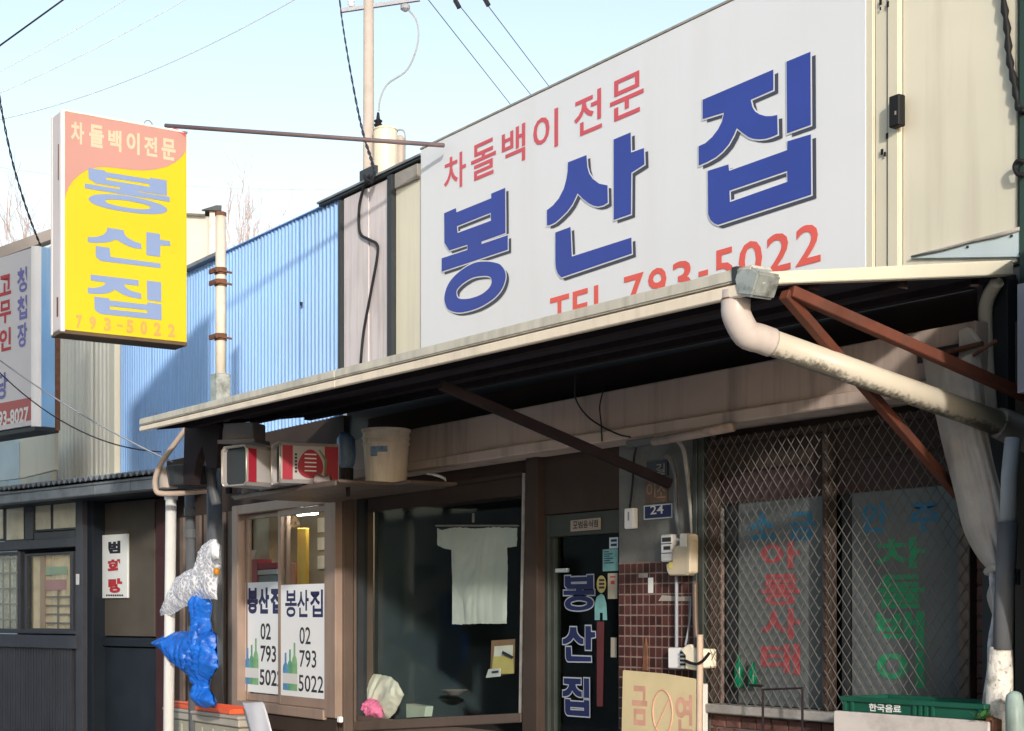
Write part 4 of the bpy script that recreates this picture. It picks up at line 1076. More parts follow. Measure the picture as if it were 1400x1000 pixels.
for lay, (h0, h1, w0, w1) in enumerate(((0.20, 0.235, 0, 9), (0.175, 0.2, 0, 4))):
    for k in range(w0, w1):
        a, b = a0 + k * 0.09, a0 + (k + 1) * 0.09
        rr = lambda h: 0.1235 + 0.0145 * h / 0.25 + 0.0015
        mb.add([(pc.x + rr(h) * math.cos(t), pc.y + rr(h) * math.sin(t), hl + h) for t, h in ((a, h0), (b, h0), (b, h1), (a, h1))], [(0, 1, 2, 3)])
mb.build('blue_print', M('pail_blue_print', (0.16, 0.24, 0.36), 0.5, 0.3, 60), pail)
# blue-striped jug between can and pail
jc = atz(473, 640, 10.0)
jug = thing('plastic_bag', 'blue and white plastic bag tucked behind the pail under the awning', 'bag', (jc.x, jc.y, hl))
mb = MB(); mb.lathe((jc.x, jc.y, hl + 0.0), [(0.03, 0.16), (0.05, 0.2), (0.062, 0.27), (0.058, 0.36), (0.03, 0.40)], 14)
for i, v in enumerate(mb.v): v += Vector((mnoise.noise(v * 9) * .03, mnoise.noise(v * 9 + Vector((5, 5, 5))) * .03, 0))
mb.build('body', M('blue_white_bag', (0.22, 0.42, 0.75), 0.4, 0.3, 6, (0.5, 0.6, 0.75), 0.7, True, 22, 0.45), jug, smooth=True)
mb = MB(); mb.lathe((jc.x, jc.y, hl), [(0.045, 0.0), (0.05, 0.17)], 10); mb.build('support_tin', m_darktrim, jug)
# styrofoam box end
sb = MB(); q = atz(333, 592, 9.9); fq = Fr((q.x, q.y), (0.8, 0.6)); sb.fr = fq
sb.box(-0.11, 0.11, -0.08, 0.09, q.z - 0.05, q.z + 0.055)
bq = tag(sb.build('foam_box', M('grey_foam', (0.36, 0.34, 0.34), 0.7, 0.1), bev=0.006), 'small grey-white foam box wedged under the awning above the open tin can', 'box')
sb = MB(fq); sb.box(-0.13, 0.13, -0.1, 0.11, q.z - 0.075, q.z - 0.051); sb.build('foam_lid', M('grey_lid', (0.3, 0.29, 0.29), 0.7), bq)
sb = MB(fq); sb.box(-0.1, -0.07, -0.05, -0.02, hl, q.z - 0.076); sb.build('leg', m_darksteel, bq)
# pot on the pipe
kc = atz(231, 668, 10.6)
pot = MB(); pot.lathe(tuple(kc), [(0.055, 0), (0.06, 0.003), (0.075, 0.12), (0.082, 0.123), (0.082, 0.14), (0.074, 0.14), (0.06, 0.05)], 18)
tag(pot.build('plant_pot', M('beige_pot', (0.42, 0.37, 0.33), 0.6, 0.1), smooth=False), 'empty beige pot above the white vertical pipe', 'pot')
mb = MB(); k2 = atz(262, 660, 10.5); mb.lathe(tuple(k2 - Vector((0, 0, 0.02))), [(0.15, 0), (0.16, 0.06), (0.17, 0.12), (0.15, 0.13)], 16)
tag(mb.build('black_basin', m_darktrim, smooth=False), 'black basin beside the beige pot under the awning end', 'basin')
# pipes
def vpipe(px, py0, py1, z_, r, mat, name, label, extra=None, lean=0):
    a = atz(px, py0, z_); b = atz(px + lean, py1, z_); b = Vector((a.x + (b.x - a.x), a.y + (b.y - a.y), b.z)); b.z = max(b.z, 0.12)
    t = thing(name, label, 'pipe', (b.x, b.y, b.z))
    mb = MB(); mb.tube([a, b], r, 14); mb.build('pipe', mat, t, smooth=True)
    for y in (extra or ()):
        c = a.lerp(b, (atz(px, y, z_).z - a.z) / (b.z - a.z)); mb = MB(); mb.tube([c + Vector((0, 0, .03)), c - Vector((0, 0, .03))], r * 1.22, 14); mb.build('collar', mat, t)
    return t
vpipe(234, 674, 1250, 10.8, 0.037, m_pvcwhite, 'vertical_pipe', 'white vertical pipe at the end of the restaurant beside the dark recess', (678,), lean=-5)
vpipe(259, 676, 1250, 11.0, 0.034, m_pvcgrey, 'vertical_pipe', 'grey vertical pipe between the white pipe and the dark pipe', (700, 730), lean=8)
vpipe(293, 640, 1250, 11.1, 0.055, m_pvcgrey, 'vertical_pipe', 'thick dark grey pipe beside the poster windows', (), lean=2)
mb = MB(); mb.tube(crom([atz(x, y, 10.5) for x, y in ((256, 584), (244, 600), (228, 622), (217, 640), (212, 658), (214, 672), (222, 675), (240, 675), (262, 673), (283, 671))], 5), 0.019, 8)
tag(mb.build('bent_conduit', M('beige_conduit', (0.42, 0.33, 0.27), 0.5, 0.15), smooth=True), 'beige conduit hooping from the awning end round the pot', 'conduit')
mb = MB(); mb.tube(crom([atz(x, y, 10.3) for x, y in ((330, 588), (310, 590), (296, 605), (288, 630), (290, 660), (296, 690))], 5), 0.034, 10)
tag(mb.build('flexible_duct', m_pvcgrey, smooth=True), 'grey flexible duct curling down beside the open tin can', 'duct')
mb = MB(); mb.tube(crom([atz(x, y, 9.6) for x, y in ((583, 648), (597, 650), (608, 655), (615, 663))], 5), [0.006] * 4 + [0.009] * 8 + [0.012] * 4, 6)
tag(mb.build('pale_hook', m_white, smooth=True), 'pale curved hook hanging over the big shop window', 'hook')
mb = MB(); p = atz(473, 640, 9.2); mb.tube(crom([p, p - Vector((0, 0, .06)), p + Vector((.02, 0, -.1)), p + Vector((.03, 0, -.17))], 4), 0.013, 8)
tag(mb.build('tap', m_darksteel, smooth=True), 'dark metal tap hanging at the corner of the shelf', 'tap')
# ================================================================== POSTERS IN THE BAY
def bottle(mb, u, h0, wd, ht, y):
    pr = [(-.5, 0), (.5, 0), (.5, .58), (.42, .66), (.17, .74), (.16, 1), (-.16, 1), (-.17, .74), (-.42, .66), (-.5, .58)]
    mb.add([(u + a * wd, y, h0 + b * ht) for a, b in pr], [tuple(range(10))])
def poster(x0, x1, y0, y1, Y, name, label, bold, crop):
    u0, u1, h0, h1 = prect(FAC, x0, x1, y0, y1, Y)
    t = thing('poster', label, 'poster', ((u0 + u1) / 2, Y, h0), 'restaurant posters in the sliding windows')
    w_, h_ = u1 - u0, h1 - h0
    ue = u1 - crop
    mb = MB(); mb.box(u0, ue, Y, Y + 0.003, h0, h1); mb.build('sheet', M('poster_white', (0.84, 0.86, 0.88), 0.4, 0.02) if 'poster_white' not in bpy.data.materials else bpy.data.materials['poster_white'], t)
    R = lambda a, b, c, d: (u0 + a * w_, u0 + b * w_, h1 - d * h_, h1 - c * h_)
    for ch, a, b in (('봉', .10, .36), ('산', .37, .62), ('집', .65, .92)): letter(ch, *R(a, b, .05, .285), Y - 0.001, m_navy, t, weight=bold)
    for s, a, b, c, d in (('02', .42, .66, .37, .52), ('793', .42, .78, .57, .72), ('5022', .40, .93, .785, .93)): letter(s, *R(a, b, c, d), Y - 0.001, m_blackprint, t, weight=bold * .35)
    for nm, cl, a, hh in (('bottle_print_blue', (0.10, 0.28, 0.55), .11, .33), ('bottle_print_green', (0.12, 0.36, 0.24), .21, .36), ('bottle_print_pale_green', (0.22, 0.45, 0.22), .31, .42)):
        mb = MB(); bottle(mb, u0 + a * w_, h1 - .93 * h_, .12 * w_, hh * h_, Y - 0.0008 - a * .002)
        mt = bpy.data.materials.get(nm) or M(nm, cl, 0.5, 0.3, 14)
        mb.build('bottle_print', mt, t)
        mb = MB(); q = h1 - .93 * h_; mb.add([(u0 + a * w_ - .06 * w_, Y - 0.0012 - a * .002, q + .06 * h_), (u0 + a * w_ + .06 * w_, Y - 0.0012 - a * .002, q + .06 * h_), (u0 + a * w_ + .06 * w_, Y - 0.0012 - a * .002, q + .15 * h_), (u0 + a * w_ - .06 * w_, Y - 0.0012 - a * .002, q + .15 * h_)], [(0, 1, 2, 3)])
        mb.build('label_print', m_paper, t)
poster(332.5, 391, 796, 948, YB + 0.046, 'poster', 'white poster with bolder navy letters, its right edge hidden behind the sliding frame', 0.05, 0.09)
poster(384, 447, 799, 957, YB + 0.008, 'poster', 'white poster with thinner letters and a full phone number beside the brown corner post', 0.02, 0.0)
# things standing inside the bay
yi = YB + 0.17
st = MB(); pquad(st, [(406, 800), (418, 800), (418, 722), (406, 722)], yi, yi + 0.03)
tag(st.build('yellow_pole', M('yellow_paint', (0.75, 0.48, 0.07), 0.5, 0.08), bev=0.006), 'bright yellow upright stick inside the right poster window', 'stick')
st = MB(); p = at(398, 712, yi + 0.1); pts = []
for k in range(26): 
    a = k * 2.4; pts.append((p.x + 0.11 * math.cos(a) * (k % 5) / 5, p.y + 0.05 * math.sin(a), p.z + 0.07 * math.sin(a * 1.7)))
st.tube(crom(pts, 2), 0.012, 5); tag(st.build('straw_hat', M('straw', (0.42, 0.28, 0.16), 0.9, 0.3, 30)), 'tangled straw hanging in the top of the right poster window', 'straw')
lt = thing('fluorescent_lamp', 'short lit white lamp tube in the top of the right poster window', 'lamp', at(420, 702, yi))
mb = MB(); mb.tube([at(408, 703, yi + .02), at(433, 701, yi + .02)], 0.014, 8)
ml = bpy.data.materials.new('lit_tube'); ml.use_nodes = True; ml.node_tree.nodes['Principled BSDF'].inputs['Emission Color'].default_value = (1, 0.93, 0.8, 1); ml.node_tree.nodes['Principled BSDF'].inputs['Emission Strength'].default_value = 45.0
mb.build('tube', ml, lt, smooth=True)
mb = MB(); p = at(420, 698, yi + .02); mb.box(p.x - .14, p.x + .14, p.y - .02, p.y + .03, p.z - .005, p.z + .02); mb.build('holder', m_white, lt)
st = thing('book_stack', 'stack of red and white boxes above the left poster', 'boxes', at(358, 795, yi))
for k, (x0, x1, y0, y1, c) in enumerate(((340, 352, 765, 800, (0.35, 0.05, 0.06)), (353, 378, 770, 778, (0.30, 0.04, 0.06)), (352, 378, 779, 786, (0.5, 0.5, 0.5)), (353, 379, 787, 799, (0.22, 0.25, 0.26)))):
    mb = MB(); pbox(mb, x0, x1, y0, y1, yi, yi + 0.12); mb.build('box', M('box_paint_%d' % k, c, 0.5, 0.1), st, 0.003)
mb = MB(); pquad(mb, [(337, 765), (342, 765), (346, 752), (342, 752)], yi + 0.02, yi + 0.05); mb.build('flap', m_paper, st)
st = MB(); pquad(st, [(395, 800), (403, 800), (402, 770), (396, 770)], yi, yi + 0.05)
tag(st.build('copper_tube', M('copper', (0.50, 0.22, 0.14), 0.4, 0.1), bev=0.005), 'short copper coloured tube to the left of the yellow stick', 'tube')
st = thing('wall_calendar', 'tan papers pinned in a column beside the yellow stick', 'papers', at(436, 800, W + 0.41))
for y0, y1 in ((708, 728), (735, 752), (760, 778)):
    mb = MB(); pbox(mb, 434, 446, y0, y1, W + 0.405, W + 0.415); mb.build('sheet', m_curtain, st)

# ================================================================== BEHIND THE BIG WINDOW
yc = W + 0.10
cl = [(598, 746), (598, 722), (604, 725), (622, 721), (650, 723), (676, 721), (707, 722), (706.5, 747), (693, 749), (694, 778), (693, 815), (692.5, 853), (655, 853), (618, 854), (618, 820), (618, 784), (617, 752), (607, 750)]
tag(crumple('white_cloth', list(reversed(cl)), yc, 0.006, 0.022, M('greenish_cloth', (0.55, 0.58, 0.51), 0.9, 0.08, 5), None, 0.02, 1.0, 2.0, 0.05, 0.004, 5.0), 'pale T-shaped cloth hung flat inside the big shop window', 'cloth')
mb = MB(); p0 = at(596, 719, yc + .01); p1 = at(709, 719, yc + .01); mb.tube([p0, p1], 0.006, 6); p = at(647, 702, yc + .01); mb.tube([(p.x, p.y, p0.z), (p.x, p.y, p.z)], 0.008, 6); mb.build('hanging_rail', m_wire, None)
tag(bpy.data.objects['hanging_rail'], 'thin rail with a hook carrying the pale T-shaped cloth', 'rail')
st = thing('paper_notes', 'brown card with a yellow note and white slips stuck inside the window corner', 'notes', at(685, 925, W + .07))
for k, (pts_, c) in enumerate((([(670, 926), (703, 921), (704, 874), (672, 876)], (0.24, 0.14, 0.08)), ([(674, 908), (700, 902), (701, 882), (676, 884)], (0.62, 0.62, 0.52)), ([(672, 922), (702, 921), (701, 896), (674, 898)], (0.50, 0.42, 0.14)), ([(664, 927), (684, 925), (684, 914), (668, 915)], (0.55, 0.58, 0.54)))):
    mb = MB(); pquad(mb, pts_, W + 0.075 - k * 0.006, W + 0.078 - k * 0.006); mb.build('note', M('note_%d' % k, c, 0.8, 0.12, 8), st)
mb = MB(); pquad(mb, [(700, 901), (702, 898), (687, 890), (686, 894)], W + 0.052, W + 0.054); pquad(mb, [(672, 921), (681, 920), (681, 917), (672, 918)], W + 0.052, W + 0.054); mb.build('ink_mark', m_blackprint, st)
# flower bag
A = lambda x, y, Y: tuple(at(x, y, Y))
fb = thing('flower_bag', 'clear plastic bag of pink flowers behind the lower corner of the big window', 'flowers', at(512, 984, W + .2))
m_pink = M('pink_petals', (0.80, 0.20, 0.36), 0.6, 0.25, 20)
m_ivory = M('ivory_plastic', (0.70, 0.68, 0.56), 0.5, 0.1, 8)
fz = lambda pts: [(450 + x / 4.167, 760 + y / 4.167) for x, y in pts]
crumple('petals', fz([(150, 930), (145, 880), (175, 840), (210, 820), (245, 808), (285, 835), (310, 890), (300, 932)]), W + .07, 0.05, 0.06, m_pink, fb, 0.012, 0, 4.0, 0.03, 0.02, 26.0)
crumple('wrap', fz([(112, 935), (112, 735), (190, 728), (205, 690), (240, 672), (292, 678), (350, 690), (390, 722), (426, 792), (398, 850), (372, 900), (335, 932)]), W + .12, 0.06, 0.035, m_ivory, fb, 0.014, 0, 8.0, 0.07, 0.03, 9.0)
mb = MB(); pquad(mb, [(476, 990), (500, 988), (500, 934), (476, 936)], W + .42, W + .45); mb.build('card', m_ivory, fb)
mb = MB(); pquad(mb, [(548, 982), (580, 980), (582, 966), (552, 962)], W + .36, W + .42); mb.build('tray', M('pale_green_tray', (0.5, 0.6, 0.5), 0.5), fb)
mb = MB(); mb.tube([A(512, 868, W + .95), A(530, 858, W + .95), A(552, 850, W + .95), A(574, 842, W + .95), A(590, 836, W + .95)], [0.03, 0.08, 0.10, 0.09, 0.03], 12); tag(mb.build('red_bundle', M('deep_red', (0.22, 0.022, 0.04), 0.6, 0.2), smooth=True), 'dim deep red bundle in the middle of the big window', 'bundle')
mb = MB(); c = Vector(A(493, 905, W + .5)); mb.tube([c + Vector((0.13 * math.cos(a), 0.03 * math.sin(a), 0.1 * math.sin(a))) for a in [k * math.pi / 8 for k in range(17)]], 0.035, 8); tag(mb.build('orange_ring', M('dull_orange', (0.34, 0.08, 0.04), 0.5), smooth=True), 'dull orange ring above the flower bag', 'ring')
mb = MB(); c = Vector(A(562, 972, W + .62)); mb.lathe((c.x, c.y, H(600, 985, W) - 0.058), [(0.20, 0), (0.215, 0.36), (0.235, 0.365), (0.235, 0.39), (0.20, 0.38), (0.18, 0.1)], 20); tag(mb.build('green_tub', M('green_plastic', (0.02, 0.12, 0.075), 0.5, 0.2), smooth=True), 'dark green tub behind the flower bag in the big window', 'tub')
for x, y, l in ((565, 906, 'small grey dish above the green tub'), (622, 950, 'small grey dish low in the middle of the big window')):
    c = Vector(A(x, y, W + .6)); mb = MB(); mb.lathe(tuple(c), [(0.04, 0), (0.09, 0.03), (0.095, 0.032), (0.04, 0.01)], 14); tag(mb.build('dish', m_wire), l, 'dish', 'dishes on the dim counter')
mb = MB(); c = Vector(A(600, 985, W + .3)); mb.box(U(490, W), U(712, W), W + .16, W + .95, 0.1, H(600, 985, W) - 0.06); tag(mb.build('counter', m_insidefloor), 'dark counter behind the big shop window', 'counter')
mb = MB(); mb.tube([A(492, 742, W + .08), A(490, 758, W + .08)], 0.03, 8); tag(mb.build('pale_cup', m_bluepale, smooth=True), 'small pale cup hanging at the left jamb of the big window', 'cup')

# ================================================================== DOOR PRINT AND STICKERS
yd_ = W + 0.047
for k, (x0, x1, y0, y1) in {'bong': (769, 815, 784, 838), 'san': (768, 816, 853, 908), 'jip': (768, 808, 924, 982)}.items():
    R = prect(FAC, x0, x1, y0, y1, yd_)
    L_ = heavy(k, R[0] + .012, R[1] - .012, R[2] + .012, R[3] - .012, yd_ - 0.002, M('door_navy', (0.015, 0.022, 0.085), 0.5) if 'door_navy' not in bpy.data.materials else bpy.data.materials['door_navy'], shop, name='letter')
    heavy(k, R[0] + .012, R[1] - .012, R[2] + .012, R[3] - .012, yd_ - 0.001, M('door_outline', (0.34, 0.38, 0.44), 0.5) if 'door_outline' not in bpy.data.materials else bpy.data.materials['door_outline'], shop, off=0.007, name='letter_outline')
def stick(label, x0, x1, y0, y1, mat, cat='sticker', deco=None, Y=yd_ - .001, grp=None):
    t = thing('sticker', label, cat, at((x0 + x1) / 2, y1, Y), grp)
    mb = MB(); pbox(mb, x0, x1, y0, y1, Y - .0006, Y); mb.build('sheet', mat, t)
    return t
t = stick('teal sticker with small print high on the entrance door', 824, 845, 751, 781, M('teal_sticker', (0.16, 0.36, 0.36), 0.5, 0.2, 20))
mb = MB()
for k in range(6): pbox(mb, 826, 832 + (k * 5) % 9, 754 + k * 3, 755.4 + k * 3, yd_ - .003, yd_ - .0018)
mb.build('small_print', m_navy, t)
t = stick('small blue and white sticker above the teal sticker', 833, 845, 735, 750, m_bluepale)
mb = MB()
for k in range(2): pbox(mb, 835, 843, 737.5 + k * 6, 741 + k * 6, yd_ - .003, yd_ - .0018)
mb.build('small_print', m_navy, t)
t = stick('cream paper strip on the door edge below the teal sticker', 831, 844, 784, 819, M('cream_strip', (0.42, 0.38, 0.30), 0.7))
mb = MB(); pbox(mb, 834, 841, 788, 790, yd_ - .003, yd_ - .0018); pbox(mb, 835, 840, 794, 799, yd_ - .003, yd_ - .0018); mb.build('small_print', m_redprint, t)
t = thing('sticker', 'round yellow sticker with dark print on the door', 'sticker', at(822, 810, yd_))
u0, u1, h0, h1 = prect(FAC, 816, 829, 787, 811, yd_)
mb = MB(); mb.add([((u0 + u1) / 2 + (u1 - u0) / 2 * math.cos(a), yd_ - .0015, (h0 + h1) / 2 + (h1 - h0) / 2 * math.sin(a)) for a in [k * math.pi / 10 for k in range(20)]], [tuple(range(20))]); mb.build('sheet', M('yellow_sticker', (0.46, 0.38, 0.14), 0.6), t)
mb = MB()
for k in range(3): pbox(mb, 819, 826, 792 + k * 5, 795 + k * 5, yd_ - .003, yd_ - .0018)
mb.build('small_print', m_blackprint, t)
t = thing('sticker', 'teal arch shaped sticker on the door above a dark red strip', 'sticker', at(822, 848, yd_))
mb = MB(); pquad(mb, [(813, 848), (820, 848), (820, 838), (824, 838), (824, 848), (830, 848), (829, 826), (826, 815), (822, 812), (816, 816), (813, 826)], yd_ - .0016, yd_ - .001); mb.build('sheet', bpy.data.materials['teal_sticker'], t)
mb = MB(); pquad(mb, [(816, 966), (824, 966), (826, 850), (816, 850)], yd_ + 0.002, yd_ + 0.0028)
tag(mb.build('red_strip', M('dark_red_strip', (0.10, 0.025, 0.028), 0.6)), 'long dark red strip down the door glass under the arch sticker', 'strip')
stick('small pale paper low on the right edge of the door', 835, 843, 872, 899, M('pale_strip', (0.34, 0.31, 0.25), 0.7))
# plate over the door
t = thing('door_plate', 'narrow cream plate with small dark characters on the rail over the door', 'sign', at(798, 726, W))
mb = MB(); pquad(mb, [(780, 727), (819.5, 724), (819.5, 708), (780, 712)], W + .002, W + .012); mb.build('board', M('cream_plate', (0.34, 0.29, 0.24), 0.6, 0.1), t)
for i, ch in enumerate('모범음식점'): lrect(ch, 783.5 + i * 7, 789.5 + i * 7, 713 - i * .5, 723 - i * .5, W + .0005, m_blackprint, t, weight=0.02)

# ================================================================== ON THE ENTRANCE WALL
yw = W - 0.006
t = thing('number_plate', 'dark blue house number plate with a white 24 and border', 'sign', at(899, 710, W))
mb = MB(); pbox(mb, 880, 918.5, 690, 709.5, yw - .006, yw + .004); mb.build('border', m_bluepale, t)
mb = MB(); pbox(mb, 881.6, 917, 691.6, 708, yw - .0085, yw - .0062); mb.build('board', m_navy, t)
lrect('24', 889, 907, 691, 703, yw - .0095, m_paper, t, weight=0.01)
t = thing('street_plate', 'worn brown plate with pale outlined marks above the number plate', 'sign', at(896, 688, W))
mb = MB(); pbox(mb, 882, 912, 655, 688, yw - .005, yw + .004); mb.build('board', M('worn_brown', (0.14, 0.095, 0.075), 0.7, 0.25, 20), t)
m_peach = M('peach_marks', (0.34, 0.20, 0.13), 0.7)
lrect('이', 884, 896, 660, 681, yw - .006, m_peach, t, weight=0.0); lrect('소', 898, 910, 660, 681, yw - .006, m_peach, t, weight=0.0)
t = thing('address_plate', 'small dark plate with faint marks over the worn brown plate', 'sign', at(896, 652, W))
mb = MB(); pbox(mb, 884, 912, 630, 652, yw - .005, yw + .004); mb.build('board', M('dull_blue', (0.05, 0.06, 0.075), 0.6, 0.2), t)
lrect('길', 897, 909, 634, 649, yw - .006, m_wire, t)
t = thing('bell_box', 'narrow white box with a slot below a thin cable beside the door', 'box', at(859, 724, W))
mb = MB(); pbox(mb, 853, 865.5, 695, 723, yw - .03, yw + .004); mb.build('body', m_white, t, 0.005)
mb = MB(); pbox(mb, 858, 860, 700, 712, yw - .032, yw - .0305); mb.build('slot', m_cablegrey, t)
mb = MB(); mb.tube(crom([A(861, 695, yw - .01), A(865, 660, yw - .01), A(867, 625, yw - .01), A(872, 606, yw - .03)], 4), 0.006, 6); mb.build('cable', m_cable, t)
m_beige = M('meter_beige', (0.50, 0.43, 0.32), 0.45, 0.1, 8, GRIME, 0.3, True)
t = thing('electric_meter', 'small grey white electric meter with dark windows', 'meter', at(910, 768, W))
mb = MB(); pbox(mb, 903, 918.5, 731, 768, yw - .07, yw + .004); mb.build('body', m_white, t, 0.006)
mb = MB(); pbox(mb, 905, 917, 735, 741, yw - .072, yw - .0705); pbox(mb, 907, 916, 747, 752, yw - .072, yw - .0705); pbox(mb, 904, 918, 743, 744.2, yw - .072, yw - .0705); pbox(mb, 904, 918, 756, 757, yw - .072, yw - .0705); mb.build('display', m_darktrim, t)
t = thing('breaker_box', 'tall yellowed breaker box with a rounded lower corner beside the electric meter', 'box', at(930, 787, W))
mb = MB(); pquad(mb, [(914, 787), (938, 787), (943, 783), (944, 740), (942, 730), (929, 729), (928, 745), (920, 748), (918, 770), (910, 771), (911, 781)], yw - .09, yw + .004); mb.build('body', m_beige, t, 0.006)
mb = MB(); pquad(mb, [(929, 748), (938, 748), (938, 730), (929, 730)], yw - .098, yw - .091); mb.build('cover', m_pvcwhite, t, 0.003)
mb = MB(); c = at(917, 773, yw - .092); mb.add([(c.x + .018 * math.cos(a), yw - .0925, c.z + .016 * math.sin(a)) for a in [k * math.pi / 6 for k in range(12)]], [tuple(range(12))]); mb.build('seal', M('seal_yellow', (0.6, 0.5, 0.14), 0.5), t)
t = stick('plain white switch plate on the dark tiles', 886, 893, 790, 811, m_paper, 'switch', Y=W - 0.005)
t = thing('junction_box', 'bright white junction box with a round cream cover low on the tiled wall', 'box', at(935, 915, W))
mb = MB(); pbox(mb, 913, 936, 886, 914.5, yw - .06, yw); mb.build('body', m_white, t, 0.005)
mb = MB(); pquad(mb, [(936.5, 915), (951, 917), (963, 913), (963, 888), (949, 886), (944, 881), (938, 882), (930, 888), (933, 893), (936.5, 897)], yw - .08, yw); mb.build('round_cover', m_curtain, t, 0.006)
mb = MB()
for k in range(4): pbox(mb, 929.5, 932.5, 891 + k * 5.4, 894 + k * 5.4, yw - .0815, yw - .0605)
mb.build('port', m_black, t)
mb = MB(); mb.tube(crom([A(938, 904, yw - .085), A(945, 907, yw - .10), A(953, 908, yw - .11), A(962, 903, yw - .11), A(970, 893, yw - .1)], 4), 0.0075, 7); mb.build('cable', m_black, t)
def conduit(label, pts, r, mat, name='conduit'):
    mb = MB(); mb.tube(crom([A(*p) for p in pts], 5), r, 8); return tag(mb.build(name, mat, smooth=True), label, 'conduit' if name == 'conduit' else 'cable')
conduit('thin straight grey conduit from the breaker box to the junction box', [(925, 787, yw - .03), (925, 840, yw - .03), (925, 887, yw - .03)], 0.009, m_cablegrey)
conduit('slanting pale cable from the tiles to the round cover', [(945, 815, yw - .02), (943, 850, yw - .02), (937, 883, yw - .03)], 0.006, m_cablegrey, 'cable')
conduit('brown pipe stub rising between the junction box and the screen', [(950, 795, yw - .06), (951, 850, yw - .06), (953, 885, yw - .065)], 0.014, m_brownframe)
conduit('stout pale pipe standing in front of the junction box', [(957, 868, yw - .095), (957, 920, yw - .095), (956, 1010, yw - .095)], 0.016, M('fleshy_pipe', (0.52, 0.40, 0.31), 0.5, 0.12, 8))
conduit('dark cable looping from the awning beam down to the breaker box', [(908, 622, yw - .1), (917, 630, yw - .07), (923, 655, yw - .03), (924, 700, yw - .03), (930, 732, yw - .05)], 0.012, m_pvcgrey, 'cable')
conduit('second grey cable curving from the beam beside the breaker box', [(925, 600, yw - .14), (935, 615, yw - .08), (940, 650, yw - .03), (945, 700, yw - .03), (948, 740, yw - .03)], 0.013, m_rubber, 'cable')
mb = MB(); pquad(mb, [(855, 613), (893, 607), (893, 597), (855, 603)], YF - .06, YF - .031); tag(mb.build('lamp_holder', m_pvcgrey, bev=0.004), 'grey connector box on the lower edge of the awning beam', 'box')
mb = MB(); mb.tube([A(894, 604, YF - .05), A(960, 592, YF - .05), A(1002, 584, YF - .05)], 0.022, 10); tag(mb.build('beam_conduit', M('peach_conduit', (0.46, 0.35, 0.30), 0.6, 0.2, 14, GRIME, 0.6, False, 14, 0.45), smooth=True), 'peach coloured conduit along the lower edge of the beam', 'conduit')
conduit('thin dark wire dangling from the awning to the connector box', [(787, 512, 4.7), (787, 545, 4.75), (806, 572, YF - .02), (840, 592, YF - .04), (862, 598, YF - .06)], 0.0045, m_cable, 'cable')
conduit('short thin wire hanging straight down past the beam', [(826, 530, YF - .02), (820, 555, YF - .02), (822, 580, YF - .035), (823, 604, YF - .035)], 0.0035, m_cable, 'cable')
# leaning yellow board
t = thing('notice_board', 'faded yellow board with pink hand painted writing leaning on the tiles', 'board', at(900, 1040, 4.9))
yn = 4.92
bd = [(848, 1060), (951, 1072), (952, 929), (904, 921), (851, 916.5)]
mb = MB(); pquad(mb, bd, yn, yn + .02); mb.build('panel', M('faded_yellow_board', (0.66, 0.55, 0.33), 0.6, 0.10, 3, (0.55, 0.32, 0.22), 0.35, False, 4, 0.5), t, 0.004)
m_fp = M('faded_pink_paint', (0.62, 0.34, 0.25), 0.7, 0.15, 9)
lrect('금', 864, 885, 938, 992, yn - .001, m_fp, t, weight=0.03); lrect('연', 923, 947, 950, 1004, yn - .001, m_fp, t, weight=0.03)
c = at(906, 974, yn); mb = MB(); mb.tube([(c.x + .075 * math.cos(a), yn - .0015, c.z + .11 * math.sin(a)) for a in [k * math.pi / 12 for k in range(25)]], 0.004, 5); mb.tube([(c.x - .05, yn - .0015, c.z - .08), (c.x + .055, yn - .0015, c.z + .07)], 0.004, 5); mb.build('painted_mark', m_fp, t)
# white frame beside the board
mb = MB(); pbox(mb, 953, 962, 935, 1060, yn + .03, yn + .06); tag(mb.build('white_upright', m_pvcwhite, bev=0.004), 'narrow dirty white upright between the yellow board and the screen', 'post')

# ================================================================== RIGHT END
yt = 4.80
# twisted tarpaulin
rows = [(488, 1262, 1341), (515, 1266, 1344), (560, 1278, 1347), (620, 1292, 1356), (675, 1306, 1370), (725, 1318, 1381), (760, 1336, 1385), (782, 1354, 1380), (794, 1356, 1378), (815, 1350, 1374), (836, 1356, 1366)]
rr = crom([(y, a, b) for y, a, b in rows], 4)
mb = MB(); n = 44; vs = []; fs = []
for i, r in enumerate(rr):
    y, a, b = r
    t_ = i / (len(rr) - 1)
    wd = (b - a) / 80
    for k in range(n + 1):
        s = k / n
        px = a + (b - a) * s
        pl = (0.010 + 0.016 * t_) * math.sin(s * (9 + 5 * t_) + 2.2 * math.sin(t_ * 3 + s * 2)) + 0.035 * mnoise.noise((s * 3.2, t_ * 3.5, 1.3)) + 0.012 * mnoise.noise((s * 11, t_ * 9, 4))
        p = at(px, y + 3 * math.sin(s * 13), yt + pl * (0.6 + 0.5 * (1 - wd)) - 0.06 * math.sin(math.pi * s))
        vs.append(tuple(p))
for i in range(len(rr) - 1):
    for k in range(n): fs.append((i * (n + 1) + k, i * (n + 1) + k + 1, (i + 1) * (n + 1) + k + 1, (i + 1) * (n + 1) + k))
mb.add(vs, fs)
tarp = thing('tarpaulin', 'grey twisted tarpaulin hanging from the beam end and knotted round the post', 'tarpaulin', at(1345, 836, yt))
m_tarp = M('dusty_tarp', (0.43, 0.385, 0.35), 0.5, 0.18, 5, GRIME, 0.5, False, 5, 0.5, bump=0.3, bscale=25)
o = mb.build('sheet', m_tarp, tarp, smooth=True); o.modifiers.new('thick', 'SOLIDIFY').thickness = 0.003
